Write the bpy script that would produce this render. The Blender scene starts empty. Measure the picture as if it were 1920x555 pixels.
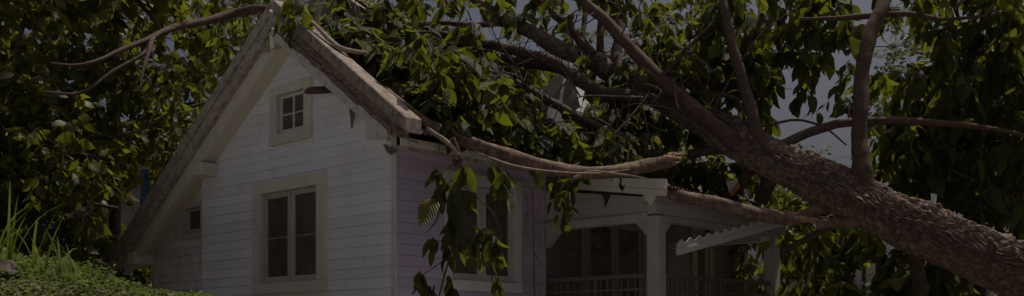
import bpy, bmesh, math, random
import numpy as np
from mathutils import Vector, Matrix, Quaternion
from mathutils.bvhtree import BVHTree

random.seed(7)
rng = np.random.default_rng(7)
scene = bpy.context.scene
C = scene.collection

# ------------------------------------------------------------------ camera
EYE = 1.6
FPX, CX, HY = 1870.0, 960.0, 632.0          # focal length in photo pixels, principal column, horizon row
cam_d = bpy.data.cameras.new('camera')
cam = bpy.data.objects.new('camera', cam_d)
C.objects.link(cam)
cam.location = (0, 0, EYE)
cam.rotation_euler = (math.radians(90), 0, 0)
cam_d.sensor_width = 36.0
cam_d.lens = 36.0 * FPX / 1920.0
cam_d.shift_y = (HY - 277.5) / 1920.0
cam_d.clip_end = 2000
scene.camera = cam

# ------------------------------------------------------------------ light
SUN_EL, SUN_AZ = math.radians(70), math.radians(58)     # azimuth measured from +Y towards +X
world = bpy.data.worlds.new('World')
scene.world = world
world.use_nodes = True
nt = world.node_tree
sky = nt.nodes.new('ShaderNodeTexSky')
sky.sky_type = 'NISHITA'
sky.sun_disc = False
sky.sun_elevation = SUN_EL
sky.sun_rotation = SUN_AZ
sky.air_density = 0.55
sky.dust_density = 9.0
sky.ozone_density = 0.3
nt.nodes['Background'].inputs['Strength'].default_value = 0.078
nt.links.new(sky.outputs[0], nt.nodes['Background'].inputs['Color'])
sun_d = bpy.data.lights.new('sun', 'SUN')
sun_d.energy = 5.0
sun_d.angle = math.radians(0.5)
sun_d.color = (1.0, 0.93, 0.80)
sun = bpy.data.objects.new('sun', sun_d)
C.objects.link(sun)
sdir = Vector((math.sin(SUN_AZ) * math.cos(SUN_EL), math.cos(SUN_AZ) * math.cos(SUN_EL), math.sin(SUN_EL)))
sun.rotation_euler = sdir.to_track_quat('Z', 'Y').to_euler()
sun.location = (0, 0, 30)
vs = scene.view_settings
vs.view_transform = 'Standard'
vs.look = 'None'
vs.gamma = 1.0
vs.use_curve_mapping = False
vs.exposure = -0.9
scene.cycles.max_bounces = 8
scene.cycles.transparent_max_bounces = 12

# ------------------------------------------------------------------ helpers
def px(x, y, d):
    """photo pixel + distance along the view axis -> world point"""
    return Vector(((x - CX) / FPX * d, d, EYE + (HY - y) / FPX * d))

def topx(p):
    return CX + p[0] / p[1] * FPX, HY - (p[2] - EYE) / p[1] * FPX

def link(o, parent=None):
    C.objects.link(o)
    if parent is not None:
        o.parent = parent
        if parent.type == 'EMPTY':
            o.matrix_parent_inverse = Matrix.Translation(-parent.location)
    return o

def thing(name, loc, label, cat, group=None):
    o = bpy.data.objects.new(name, None)
    o.empty_display_size = 0.3
    o.location = loc
    C.objects.link(o)
    o['label'] = label
    o['category'] = cat
    if group:
        o['group'] = group
    return o

def tag(o, label, cat, group=None):
    o['label'] = label
    o['category'] = cat
    if group:
        o['group'] = group
    return o

def mesh_obj(name, verts, faces, mat, parent=None, smooth=False, recalc=True, bevel=0.0):
    me = bpy.data.meshes.new(name)
    bm = bmesh.new()
    vv = [bm.verts.new(v) for v in verts]
    for f in faces:
        try:
            bm.faces.new([vv[i] for i in f])
        except ValueError:
            pass
    if recalc:
        bmesh.ops.recalc_face_normals(bm, faces=bm.faces)
    if bevel > 0:
        bmesh.ops.bevel(bm, geom=list(bm.edges), offset=bevel, segments=1, affect='EDGES', profile=0.7)
    bm.to_mesh(me)
    bm.free()
    if smooth:
        me.polygons.foreach_set('use_smooth', [True] * len(me.polygons))
    me.materials.append(mat)
    o = bpy.data.objects.new(name, me)
    return link(o, parent)

BOXF = [(0, 1, 2, 3), (4, 7, 6, 5), (0, 4, 5, 1), (1, 5, 6, 2), (2, 6, 7, 3), (3, 7, 4, 0)]

# ------------------------------------------------------------------ materials
def new_mat(name):
    m = bpy.data.materials.new(name)
    m.use_nodes = True
    n = m.node_tree.nodes
    for x in list(n):
        n.remove(x)
    out = n.new('ShaderNodeOutputMaterial')
    return m, n, m.node_tree.links, out

def ramp(n, pts):
    r = n.new('ShaderNodeValToRGB')
    e = r.color_ramp.elements
    while len(e) < len(pts):
        e.new(0.5)
    for k, (p, c) in enumerate(pts):
        e[k].position = p
        e[k].color = (*c, 1) if len(c) == 3 else c
    return r

def paint_mat(name, base, dirt, wear, amount=0.45, scale=2.5, streak=True, rough=0.7):
    """old paint on wood: uneven coat, vertical grime streaks, flaked spots that show the wood"""
    m, n, l, out = new_mat(name)
    b = n.new('ShaderNodeBsdfPrincipled')
    b.inputs['Roughness'].default_value = rough
    b.inputs['Specular IOR Level'].default_value = 0.3
    g = n.new('ShaderNodeNewGeometry')
    oi = n.new('ShaderNodeObjectInfo')
    mp = n.new('ShaderNodeMapping')
    mp.inputs['Scale'].default_value = (scale, scale, scale * (0.6 if streak else 1.0))
    l.new(g.outputs['Position'], mp.inputs['Vector'])
    n1 = n.new('ShaderNodeTexNoise')
    n1.inputs['Scale'].default_value = 2.0
    n1.inputs['Detail'].default_value = 7
    n1.inputs['Roughness'].default_value = 0.65
    l.new(mp.outputs[0], n1.inputs['Vector'])
    r1 = ramp(n, [(0.42, (0, 0, 0)), (0.72, (1, 1, 1))])
    l.new(n1.outputs['Fac'], r1.inputs['Fac'])
    mul = n.new('ShaderNodeMath'); mul.operation = 'MULTIPLY'
    mul.inputs[1].default_value = amount
    l.new(r1.outputs[0], mul.inputs[0])
    mx = n.new('ShaderNodeMix'); mx.data_type = 'RGBA'
    mx.inputs['A'].default_value = (*base, 1)
    mx.inputs['B'].default_value = (*dirt, 1)
    l.new(mul.outputs[0], mx.inputs['Factor'])
    n2 = n.new('ShaderNodeTexNoise')
    n2.inputs['Scale'].default_value = 14.0
    n2.inputs['Detail'].default_value = 6
    n2.inputs['Roughness'].default_value = 0.7
    l.new(g.outputs['Position'], n2.inputs['Vector'])
    th = 0.66 - 0.12 * wear
    r2 = ramp(n, [(th, (0, 0, 0)), (th + 0.06, (1, 1, 1))])
    l.new(n2.outputs['Fac'], r2.inputs['Fac'])
    mx2 = n.new('ShaderNodeMix'); mx2.data_type = 'RGBA'
    mx2.inputs['B'].default_value = (0.13, 0.095, 0.075, 1)
    l.new(mx.outputs['Result'], mx2.inputs['A'])
    mw = n.new('ShaderNodeMath'); mw.operation = 'MULTIPLY'; mw.inputs[1].default_value = 0.8
    l.new(r2.outputs[0], mw.inputs[0])
    l.new(mw.outputs[0], mx2.inputs['Factor'])
    hs = n.new('ShaderNodeHueSaturation')
    mr = n.new('ShaderNodeMapRange')
    mr.inputs['To Min'].default_value = 0.92
    mr.inputs['To Max'].default_value = 1.06
    l.new(oi.outputs['Random'], mr.inputs['Value'])
    l.new(mr.outputs[0], hs.inputs['Value'])
    l.new(mx2.outputs['Result'], hs.inputs['Color'])
    l.new(hs.outputs[0], b.inputs['Base Color'])
    bp = n.new('ShaderNodeBump')
    bp.inputs['Strength'].default_value = 0.35
    bp.inputs['Distance'].default_value = 0.004
    sub = n.new('ShaderNodeMath'); sub.operation = 'SUBTRACT'
    l.new(n1.outputs['Fac'], sub.inputs[0])
    l.new(r2.outputs[0], sub.inputs[1])
    l.new(sub.outputs[0], bp.inputs['Height'])
    l.new(bp.outputs[0], b.inputs['Normal'])
    l.new(b.outputs[0], out.inputs['Surface'])
    return m

def noise_mat(name, pts, scale=6.0, rough=0.85, stretch=(1, 1, 1), bump=0.4, dist=0.01, detail=8, spec=0.3, local=False):
    m, n, l, out = new_mat(name)
    b = n.new('ShaderNodeBsdfPrincipled')
    b.inputs['Roughness'].default_value = rough
    b.inputs['Specular IOR Level'].default_value = spec
    if local:
        tc = n.new('ShaderNodeUVMap'); src = tc.outputs[0]
    else:
        g = n.new('ShaderNodeNewGeometry'); src = g.outputs['Position']
    mp = n.new('ShaderNodeMapping')
    mp.inputs['Scale'].default_value = stretch
    l.new(src, mp.inputs['Vector'])
    t = n.new('ShaderNodeTexNoise')
    t.inputs['Scale'].default_value = scale
    t.inputs['Detail'].default_value = detail
    t.inputs['Roughness'].default_value = 0.65
    l.new(mp.outputs[0], t.inputs['Vector'])
    r = ramp(n, pts)
    l.new(t.outputs['Fac'], r.inputs['Fac'])
    l.new(r.outputs[0], b.inputs['Base Color'])
    bp = n.new('ShaderNodeBump')
    bp.inputs['Strength'].default_value = bump
    bp.inputs['Distance'].default_value = dist
    l.new(t.outputs['Fac'], bp.inputs['Height'])
    l.new(bp.outputs[0], b.inputs['Normal'])
    l.new(b.outputs[0], out.inputs['Surface'])
    return m

def leaf_mat(name, lo, mid, hi, trans, island, tfac=0.4, rough=0.5, veins=True, spec=0.32):
    m, n, l, out = new_mat(name)
    b = n.new('ShaderNodeBsdfPrincipled')
    b.inputs['Roughness'].default_value = rough
    b.inputs['Specular IOR Level'].default_value = spec
    if island:
        g = n.new('ShaderNodeNewGeometry'); rnd = g.outputs['Random Per Island']
    else:
        g = n.new('ShaderNodeObjectInfo'); rnd = g.outputs['Random']
    r = ramp(n, [(0.0, lo), (0.55, mid), (0.93, hi), (1.0, (0.16, 0.12, 0.03))])
    l.new(rnd, r.inputs['Fac'])
    col = r.outputs[0]
    tr = n.new('ShaderNodeBsdfTranslucent')
    tm = ramp(n, [(0.0, tuple(c * 0.7 for c in trans)), (1.0, trans)])
    l.new(rnd, tm.inputs['Fac'])
    tcol = tm.outputs[0]
    if veins:
        uv = n.new('ShaderNodeUVMap')
        sx = n.new('ShaderNodeSeparateXYZ')
        l.new(uv.outputs[0], sx.inputs[0])
        ab = n.new('ShaderNodeMath'); ab.operation = 'SUBTRACT'; ab.inputs[1].default_value = 0.5
        l.new(sx.outputs['X'], ab.inputs[0])
        a2 = n.new('ShaderNodeMath'); a2.operation = 'ABSOLUTE'
        l.new(ab.outputs[0], a2.inputs[0])
        # side veins: sin((v - |u|*0.5)*k)
        k1 = n.new('ShaderNodeMath'); k1.operation = 'MULTIPLY'; k1.inputs[1].default_value = -0.55
        l.new(a2.outputs[0], k1.inputs[0])
        ad = n.new('ShaderNodeMath'); ad.operation = 'ADD'
        l.new(sx.outputs['Y'], ad.inputs[0]); l.new(k1.outputs[0], ad.inputs[1])
        mu = n.new('ShaderNodeMath'); mu.operation = 'MULTIPLY'; mu.inputs[1].default_value = 62.0
        l.new(ad.outputs[0], mu.inputs[0])
        si = n.new('ShaderNodeMath'); si.operation = 'SINE'
        l.new(mu.outputs[0], si.inputs[0])
        bp = n.new('ShaderNodeBump')
        bp.inputs['Strength'].default_value = 0.7
        bp.inputs['Distance'].default_value = 0.008
        l.new(si.outputs[0], bp.inputs['Height'])
        l.new(bp.outputs[0], b.inputs['Normal'])
        # pale midrib
        lt = n.new('ShaderNodeMath'); lt.operation = 'LESS_THAN'; lt.inputs[1].default_value = 0.018
        l.new(a2.outputs[0], lt.inputs[0])
        mx = n.new('ShaderNodeMix'); mx.data_type = 'RGBA'
        l.new(lt.outputs[0], mx.inputs['Factor'])
        l.new(col, mx.inputs['A'])
        mx.inputs['B'].default_value = (0.14, 0.17, 0.06, 1)
        col = mx.outputs['Result']
    l.new(col, b.inputs['Base Color'])
    l.new(tcol, tr.inputs['Color'])
    ms = n.new('ShaderNodeMixShader')
    ms.inputs[0].default_value = tfac
    l.new(b.outputs[0], ms.inputs[1])
    l.new(tr.outputs[0], ms.inputs[2])
    l.new(ms.outputs[0], out.inputs['Surface'])
    return m

def glass_mat(name, tint):
    m, n, l, out = new_mat(name)
    tr = n.new('ShaderNodeBsdfTransparent')
    tr.inputs['Color'].default_value = (*tint, 1)
    gl = n.new('ShaderNodeBsdfGlossy')
    gl.inputs['Roughness'].default_value = 0.08
    gl.inputs['Color'].default_value = (0.9, 0.9, 0.9, 1)
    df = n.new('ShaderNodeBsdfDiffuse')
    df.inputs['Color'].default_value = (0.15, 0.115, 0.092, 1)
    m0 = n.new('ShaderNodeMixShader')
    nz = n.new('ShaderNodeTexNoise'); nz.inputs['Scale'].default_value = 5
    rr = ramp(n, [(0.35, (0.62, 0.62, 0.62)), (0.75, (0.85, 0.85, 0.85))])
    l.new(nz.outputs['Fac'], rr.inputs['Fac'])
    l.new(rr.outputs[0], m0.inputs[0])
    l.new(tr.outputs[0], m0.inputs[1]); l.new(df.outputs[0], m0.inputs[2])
    fr = n.new('ShaderNodeFresnel'); fr.inputs['IOR'].default_value = 1.45
    ms = n.new('ShaderNodeMixShader')
    l.new(fr.outputs[0], ms.inputs[0])
    l.new(m0.outputs[0], ms.inputs[1]); l.new(gl.outputs[0], ms.inputs[2])
    l.new(ms.outputs[0], out.inputs['Surface'])
    return m

M = {}
M['wall'] = paint_mat('white_wall_paint', (0.79, 0.80, 0.86), (0.64, 0.62, 0.67), 0.0, 0.5, scale=1.2)
M['lilac'] = paint_mat('lilac_wall_paint', (0.53, 0.45, 0.62), (0.42, 0.355, 0.47), 0.0, 0.5)
M['leanto'] = paint_mat('stained_wall_paint', (0.68, 0.65, 0.67), (0.42, 0.37, 0.36), 0.3, 0.7)
M['trim'] = paint_mat('ivory_trim_paint', (0.66, 0.63, 0.55), (0.45, 0.41, 0.33), 0.0, 0.45)
M['trimw'] = paint_mat('white_trim_paint', (0.64, 0.62, 0.62), (0.45, 0.42, 0.40), 0.1, 0.45)
M['soffit'] = paint_mat('soffit_paint', (0.60, 0.56, 0.47), (0.42, 0.37, 0.28), 0.0, 0.4)
M['barge'] = paint_mat('weathered_barge_paint', (0.42, 0.375, 0.335), (0.19, 0.15, 0.125), 0.85, 0.85, scale=3.5, streak=False, rough=0.85)
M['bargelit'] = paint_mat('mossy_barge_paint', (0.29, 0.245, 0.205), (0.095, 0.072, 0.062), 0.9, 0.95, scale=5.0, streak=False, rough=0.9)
M['barge2'] = paint_mat('chipped_barge_paint', (0.54, 0.50, 0.45), (0.33, 0.28, 0.24), 0.6, 0.7, scale=3.5, streak=False, rough=0.85)
M['porchp'] = paint_mat('porch_paint', (0.48, 0.45, 0.43), (0.32, 0.27, 0.24), 0.35, 0.55)
M['porchin'] = paint_mat('shade_darkened_porch_wall', (0.20, 0.16, 0.155), (0.13, 0.10, 0.09), 0.1, 0.5)  # colour darkened to carry the shade inside the porch
M['dooru'] = paint_mat('porch_door_paint', (0.33, 0.28, 0.25), (0.20, 0.165, 0.14), 0.2, 0.5)
M['rail'] = paint_mat('railing_paint', (0.17, 0.145, 0.13), (0.11, 0.09, 0.075), 0.5, 0.5)
M['rotten'] = noise_mat('rotten_wood', [(0.3, (0.09, 0.06, 0.048)), (0.55, (0.22, 0.16, 0.135)), (0.75, (0.38, 0.30, 0.265))], 9, 0.95, (1, 1, 2.5), 0.9, 0.03)
M['metal'] = noise_mat('old_corrugated_sheet', [(0.3, (0.07, 0.06, 0.06)), (0.55, (0.13, 0.115, 0.115)), (0.75, (0.12, 0.075, 0.055))], 3, 0.75, (1, 1, 1), 0.15, 0.004, spec=0.5)
M['rust'] = noise_mat('rusty_porch_sheet', [(0.3, (0.05, 0.032, 0.025)), (0.6, (0.11, 0.075, 0.06)), (0.8, (0.16, 0.12, 0.10))], 4, 0.85, (1, 1, 1), 0.3, 0.006)
M['slate'] = noise_mat('grey_dormer_board', [(0.3, (0.34, 0.33, 0.38)), (0.7, (0.48, 0.46, 0.49))], 3, 0.8, (1, 1, 1), 0.2, 0.004)
M['bark'] = noise_mat('ridged_bark', [(0.30, (0.07, 0.046, 0.035)), (0.5, (0.17, 0.122, 0.095)), (0.70, (0.34, 0.275, 0.235))], 11, 0.92, (1.4, 1.4, 1.4), 0.9, 0.02)
M['limb'] = noise_mat('smooth_limb_bark', [(0.3, (0.055, 0.034, 0.027)), (0.55, (0.095, 0.062, 0.050)), (0.78, (0.16, 0.115, 0.095))], 14, 0.85, (1, 1, 1), 0.6, 0.01)
M['deadlimb'] = noise_mat('peeling_limb_bark', [(0.3, (0.075, 0.046, 0.034)), (0.52, (0.17, 0.115, 0.085)), (0.75, (0.32, 0.25, 0.20))], 12, 0.9, (1, 1, 1), 0.8, 0.015)
M['torn'] = noise_mat('torn_wood', [(0.3, (0.26, 0.16, 0.08)), (0.7, (0.50, 0.36, 0.22))], 20, 0.9, (1, 1, 3), 0.7, 0.01)
M['bgbark'] = noise_mat('background_bark', [(0.3, (0.03, 0.022, 0.016)), (0.7, (0.10, 0.075, 0.06))], 8, 0.95)
M['stick'] = noise_mat('pale_stick', [(0.3, (0.17, 0.125, 0.10)), (0.7, (0.36, 0.30, 0.26))], 16, 0.9)
M['soil'] = noise_mat('bank_soil', [(0.3, (0.075, 0.06, 0.045)), (0.5, (0.115, 0.095, 0.068)), (0.75, (0.10, 0.098, 0.055))], 5, 0.95, (1, 1, 1), 0.8, 0.04)
M['bounce_ground'] = noise_mat('pale_bounce_ground', [(0.3, (0.38, 0.38, 0.39)), (0.7, (0.51, 0.515, 0.53))], 3, 0.95, (1, 1, 1), 0.4, 0.02)  # pale unseen ground, added to bounce sunlight onto the walls
M['rock'] = noise_mat('rock', [(0.3, (0.05, 0.038, 0.032)), (0.7, (0.13, 0.105, 0.09))], 7, 0.9, (1, 1, 1), 0.8, 0.03)
M['sash'] = paint_mat('recess_shaded_sash_paint', (0.50, 0.46, 0.45), (0.34, 0.30, 0.28), 0.1, 0.4)  # taupe stands in for the shadow of the deep window recess
M['glass'] = glass_mat('window_glass', (0.75, 0.72, 0.68))
M['curtain'] = noise_mat('grey_curtain', [(0.3, (0.10, 0.09, 0.08)), (0.7, (0.22, 0.20, 0.18))], 4, 0.95, (8, 8, 0.3), 0.5, 0.02)
M['inner'] = noise_mat('dark_room_wall', [(0.3, (0.05, 0.042, 0.036)), (0.7, (0.09, 0.075, 0.06))], 2, 0.95)
M['bluep'] = paint_mat('blue_paint', (0.05, 0.08, 0.22), (0.04, 0.06, 0.14), 0.0, 0.4)
M['pinkp'] = paint_mat('pale_pink_paint', (0.45, 0.36, 0.36), (0.35, 0.28, 0.27), 0.0, 0.4)
M['orange'] = noise_mat('terracotta', [(0.3, (0.38, 0.12, 0.05)), (0.7, (0.50, 0.18, 0.08))], 8, 0.8)
M['cable'] = noise_mat('cable_rubber', [(0.3, (0.01, 0.01, 0.01)), (0.7, (0.02, 0.02, 0.02))], 8, 0.7)
G_LO, G_MID, G_HI, G_TR = (0.040, 0.038, 0.016), (0.050, 0.058, 0.020), (0.080, 0.096, 0.030), (0.25, 0.285, 0.018)
M['leaf1'] = leaf_mat('big_leaf', G_LO, G_MID, G_HI, G_TR, False)
M['leafn'] = leaf_mat('big_leaf_mass', G_LO, G_MID, G_HI, G_TR, True)
M['bleaf1'] = leaf_mat('tree_leaf', (0.038, 0.036, 0.013), (0.046, 0.050, 0.014), (0.068, 0.080, 0.020), (0.30, 0.33, 0.018), False, veins=False)
M['bleafn'] = leaf_mat('tree_leaf_mass', (0.038, 0.036, 0.013), (0.046, 0.050, 0.014), (0.068, 0.080, 0.020), (0.30, 0.33, 0.018), True, veins=False)
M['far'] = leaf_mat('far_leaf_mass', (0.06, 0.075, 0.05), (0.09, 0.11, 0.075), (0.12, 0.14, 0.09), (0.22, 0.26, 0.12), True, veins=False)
M['cover'] = leaf_mat('ground_cover_leaf', (0.042, 0.056, 0.012), (0.070, 0.092, 0.018), (0.105, 0.125, 0.024), (0.22, 0.33, 0.03), True, tfac=0.3, rough=0.75, veins=False)
M['grass'] = leaf_mat('grass_blade', (0.05, 0.085, 0.02), (0.08, 0.125, 0.025), (0.13, 0.16, 0.04), (0.28, 0.38, 0.04), True, tfac=0.35, rough=0.7, veins=False, spec=0.12)

# ------------------------------------------------------------------ tubes, limbs, leaves
def catmull(pts, rad, n):
    """smooth path through pts (list of Vector) with radii, n samples per span"""
    P = [pts[0] * 2 - pts[1]] + list(pts) + [pts[-1] * 2 - pts[-2]]
    R = [rad[0]] + list(rad) + [rad[-1]]
    out, ro = [], []
    for i in range(1, len(P) - 2):
        for k in range(n):
            t = k / n
            a, b, c, d = P[i - 1], P[i], P[i + 1], P[i + 2]
            out.append(0.5 * ((2 * b) + (c - a) * t + (2 * a - 5 * b + 4 * c - d) * t * t + (3 * b - a - 3 * c + d) * t ** 3))
            ro.append(R[i] * (1 - t) + R[i + 1] * t)
    out.append(P[-2]); ro.append(R[-2])
    return out, ro

def tube_arrays(path, rad, sides=8, off=0, cap=True, rfun=None):
    V, F, UV = [], [], []
    up = Vector((0, 0, 1))
    T0 = (path[1] - path[0]).normalized()
    N = T0.cross(up)
    if N.length < 1e-3:
        N = Vector((1, 0, 0))
    N.normalize()
    L = 0.0
    for i, p in enumerate(path):
        T = (path[min(i + 1, len(path) - 1)] - path[max(i - 1, 0)]).normalized()
        N = (N - T * N.dot(T)).normalized()
        B = T.cross(N)
        if i:
            L += (p - path[i - 1]).length
        for k in range(sides):
            a = 2 * math.pi * k / sides
            r = rad[i] * (rfun(L, a, rad[i]) if rfun else 1.0)
            V.append(p + (N * math.cos(a) + B * math.sin(a)) * r)
    m = len(path)
    for i in range(m - 1):
        for k in range(sides):
            k2 = (k + 1) % sides
            F.append((off + i * sides + k, off + i * sides + k2, off + (i + 1) * sides + k2, off + (i + 1) * sides + k))
    if cap:
        F.append(tuple(off + k for k in range(sides - 1, -1, -1)))
        F.append(tuple(off + (m - 1) * sides + k for k in range(sides)))
    return V, F

def knobbly(seed, amp=0.10):
    r = random.Random(seed)
    ph = [r.uniform(0, 6.28) for _ in range(8)]
    def f(L, a, rad):
        k = 0.35 / max(rad, 0.02)
        return 1 + amp * (0.5 * math.sin(L * 2.2 * k + ph[0] + 1.5 * math.sin(a + ph[1])) +
                          0.35 * math.sin(2 * a + ph[2] + L * 1.3) + 0.3 * math.sin(3 * a + ph[3] - L * 5.1 * k * 0.4) +
                          0.25 * math.sin(L * 6.7 * k + ph[4]))
    return f

def tube_obj(name, pts, rad, mat, parent=None, sides=10, n=6, amp=0.10, seed=None):
    path, rr = catmull(pts, rad, n)
    V, F = tube_arrays(path, rr, sides, rfun=knobbly(seed if seed is not None else random.random(), amp))
    return mesh_obj(name, V, F, mat, parent, smooth=True, recalc=True)

def leaf_template(wr, fold, curl, twist, rows=6, serr=0.0, seed=0):
    """unit leaf along +Y, blade normal +Z; returns verts, tris, uvs (per vert)"""
    r = random.Random(seed)
    V, U, T = [], [], []
    def pos(x, t):
        y = t
        z = fold * abs(x) + curl * -(t ** 1.8) + 0.02 * math.sin(t * 9 + seed) 
        a = twist * t
        return (x * math.cos(a) - z * math.sin(a) * 0.3, y * (1 - 0.25 * abs(curl) * t), z + x * math.sin(a))
    V.append(pos(0, 0)); U.append((0.5, 0))
    for i in range(1, rows):
        t = i / rows
        w = wr * 0.5 * (math.sin(math.pi * t ** 0.85) ** 0.75) * (1 - 0.25 * t ** 3)
        jl, jr = 1 + r.uniform(-serr, serr), 1 + r.uniform(-serr, serr)
        V += [pos(-w * jl, t), pos(0, t), pos(w * jr, t)]
        U += [(0.5 - w * jl / wr, t), (0.5, t), (0.5 + w * jr / wr, t)]
    V.append(pos(0, 1.0)); U.append((0.5, 1))
    last = len(V) - 1
    T += [(0, 2, 1), (0, 3, 2)]
    for i in range(rows - 2):
        b = 1 + 3 * i
        for k in (0, 1):
            T += [(b + k, b + k + 1, b + k + 4), (b + k, b + k + 4, b + k + 3)]
    b = 1 + 3 * (rows - 2)
    T += [(b, b + 1, last), (b + 1, b + 2, last)]
    return np.array(V, float), np.array(T, int), np.array(U, float)

BIG = [leaf_template(w, f, c, t, 6, 0.10, s) for s, (w, f, c, t) in enumerate(
    [(0.46, 0.25, 0.20, 0.2), (0.52, 0.12, 0.35, -0.3), (0.42, 0.35, 0.10, 0.4), (0.50, 0.20, 0.55, 0.1), (0.40, -0.15, 0.25, -0.5), (0.55, 0.30, 0.15, 0.0)])]
SMALL = [leaf_template(w, f, c, t, 4, 0.10, s + 20) for s, (w, f, c, t) in enumerate(
    [(0.50, 0.2, 0.2, 0.2), (0.58, 0.1, 0.3, -0.3), (0.45, 0.3, 0.1, 0.3), (0.54, -0.1, 0.3, 0.0)])]

def frame_mat(d, nrm, roll=0.0):
    """3x3 with columns X (width), Y (along leaf), Z (blade normal)"""
    y = d / (np.linalg.norm(d) + 1e-9)
    z = nrm - y * np.dot(nrm, y)
    q = np.linalg.norm(z)
    if q < 1e-3:
        z = np.cross(y, [1, 0.2, 0.1]); q = np.linalg.norm(z)
    z = z / q
    x = np.cross(y, z)
    return np.stack([x, y, z], axis=1)

def leaves_mesh(name, leaves, templates, mat):
    """leaves: list of (pos, R(3x3), size, variant) -> one mesh of many leaves"""
    Vs, Ts, Us = [], [], []
    off = 0
    by = {}
    for lf in leaves:
        by.setdefault(lf[3], []).append(lf)
    for k, ls in by.items():
        tv, tt, tu = templates[k]
        P = np.array([l[0] for l in ls]); R = np.array([l[1] for l in ls]); S = np.array([l[2] for l in ls])
        W = np.einsum('nij,vj->nvi', R, tv) * S[:, None, None] + P[:, None, :]
        n = len(ls)
        Vs.append(W.reshape(-1, 3))
        Ts.append((tt[None] + (np.arange(n) * len(tv))[:, None, None] + off).reshape(-1, 3))
        Us.append(np.broadcast_to(tu[tt.reshape(-1)][None], (n, tt.size, 2)).reshape(-1, 2))
        off += n * len(tv)
    V = np.concatenate(Vs); T = np.concatenate(Ts); U = np.concatenate(Us)
    me = bpy.data.meshes.new(name)
    me.vertices.add(len(V)); me.vertices.foreach_set('co', V.ravel())
    me.loops.add(T.size); me.loops.foreach_set('vertex_index', T.ravel().astype(np.int32))
    me.polygons.add(len(T))
    me.polygons.foreach_set('loop_start', (np.arange(len(T)) * 3).astype(np.int32))
    me.polygons.foreach_set('loop_total', np.full(len(T), 3, np.int32))
    me.polygons.foreach_set('use_smooth', np.ones(len(T), bool))
    uvl = me.uv_layers.new(name='UVMap')
    uvl.data.foreach_set('uv', U.ravel())
    me.update(calc_edges=True)
    me.materials.append(mat)
    return me

single_cache = {}
def single_leaf_mesh(templates, k, mat, tname):
    key = (tname, k)
    if key not in single_cache:
        single_cache[key] = leaves_mesh(tname, [(np.zeros(3), np.eye(3), 1.0, k)], templates, mat)
    return single_cache[key]

class Crown:
    """collects a tree's leaves and twigs; flushed once everything is known"""
    all = []
    def __init__(self, parent, templates, m_single, m_mass, n_single=300, leafname='leaf', twigmat='limb'):
        self.parent, self.templates = parent, templates
        self.ms, self.mm, self.n_single = m_single, m_mass, n_single
        self.leaves, self.tV, self.tF = [], [], []
        self.twigmat = twigmat
        Crown.all.append(self)
    def add_skel(self, path):
        new = np.array([tuple(p) for p in path], float).reshape(-1, 3)
        if getattr(self, '_s', None) is None:
            self._s = np.zeros((8192, 3)); self._n = 0
        while self._n + len(new) > len(self._s):
            self._s = np.concatenate([self._s, np.zeros_like(self._s)])
        self._s[self._n:self._n + len(new)] = new
        self._n += len(new)
    def dist(self, p):
        return np.sqrt(((self._s[:self._n] - p) ** 2).sum(1).min())
    def nearest(self, p):
        S = self._s[:self._n]
        return S[np.argmin(((S - p) ** 2).sum(1))].copy()
    def twig(self, pts, r0, r1, sides=5):
        pts = [Vector(p) for p in pts]
        rad = [r0 + (r1 - r0) * i / (len(pts) - 1) for i in range(len(pts))]
        path, rr = catmull(pts, rad, 3)
        V, F = tube_arrays(path, rr, sides, off=len(self.tV), cap=False)
        self.tV += V; self.tF += F
        return path
    def leaf(self, p, d, nrm, size):
        self.leaves.append((np.array(p, float), frame_mat(np.array(d, float), np.array(nrm, float)), size, int(rng.integers(len(self.templates)))))

def rand_unit():
    v = rng.normal(size=3)
    return v / np.linalg.norm(v)

def spray(cr, c, base, nl, size, droop, flat=None, stalk=0.008, spread=0.30, tl=0.45):
    """a leafy twig: reaches from base to c, leaves along its last stretch"""
    c = np.array(c, float); base = np.array(base, float)
    v = c - base
    Lr = np.linalg.norm(v)
    mid = base + v * 0.55 + np.array([0, 0, 0.12 * Lr]) + rng.normal(size=3) * 0.06 * Lr
    dirn = v / (Lr + 1e-6)
    tip = c + (dirn * 0.6 + rng.normal(size=3) * 0.35 + np.array([0, 0, -droop * 0.9])) * tl * 0.6
    r0 = min(stalk * (0.6 + 0.5 * Lr), 0.03)
    if Lr > 0.12:
        cr.twig([base, mid, c, tip], r0, 0.003)
        cr.add_skel([mid, c])
    for i in range(nl):
        t = (i + 0.5) / nl
        p = c * (1 - t) + tip * t
        if flat is None:
            h = rand_unit(); h[2] = abs(h[2]) * 0.2
            d = h * 0.75 + np.array([0, 0, -droop * (0.6 + 0.8 * rng.random())]) + dirn * 0.25
            nrm = rand_unit() + np.array([0, -0.35, 0.35])
        else:
            d = rand_unit() * 0.9; d = d - flat * np.dot(d, flat) * 0.65 + np.array([0, 0, -0.25 * droop])
            nrm = flat + rand_unit() * 0.7
        s = size * rng.uniform(0.5, 1.18)
        off = rand_unit() * spread * 0.25
        cr.leaf(p + off * (0.3 + 0.4 * rng.random()), d, nrm, s)

def in_poly(x, y, poly):
    c = False
    j = len(poly) - 1
    for i in range(len(poly)):
        xi, yi = poly[i]; xj, yj = poly[j]
        if (yi > y) != (yj > y) and x < (xj - xi) * (y - yi) / (yj - yi + 1e-9) + xi:
            c = not c
        j = i
    return c

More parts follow.
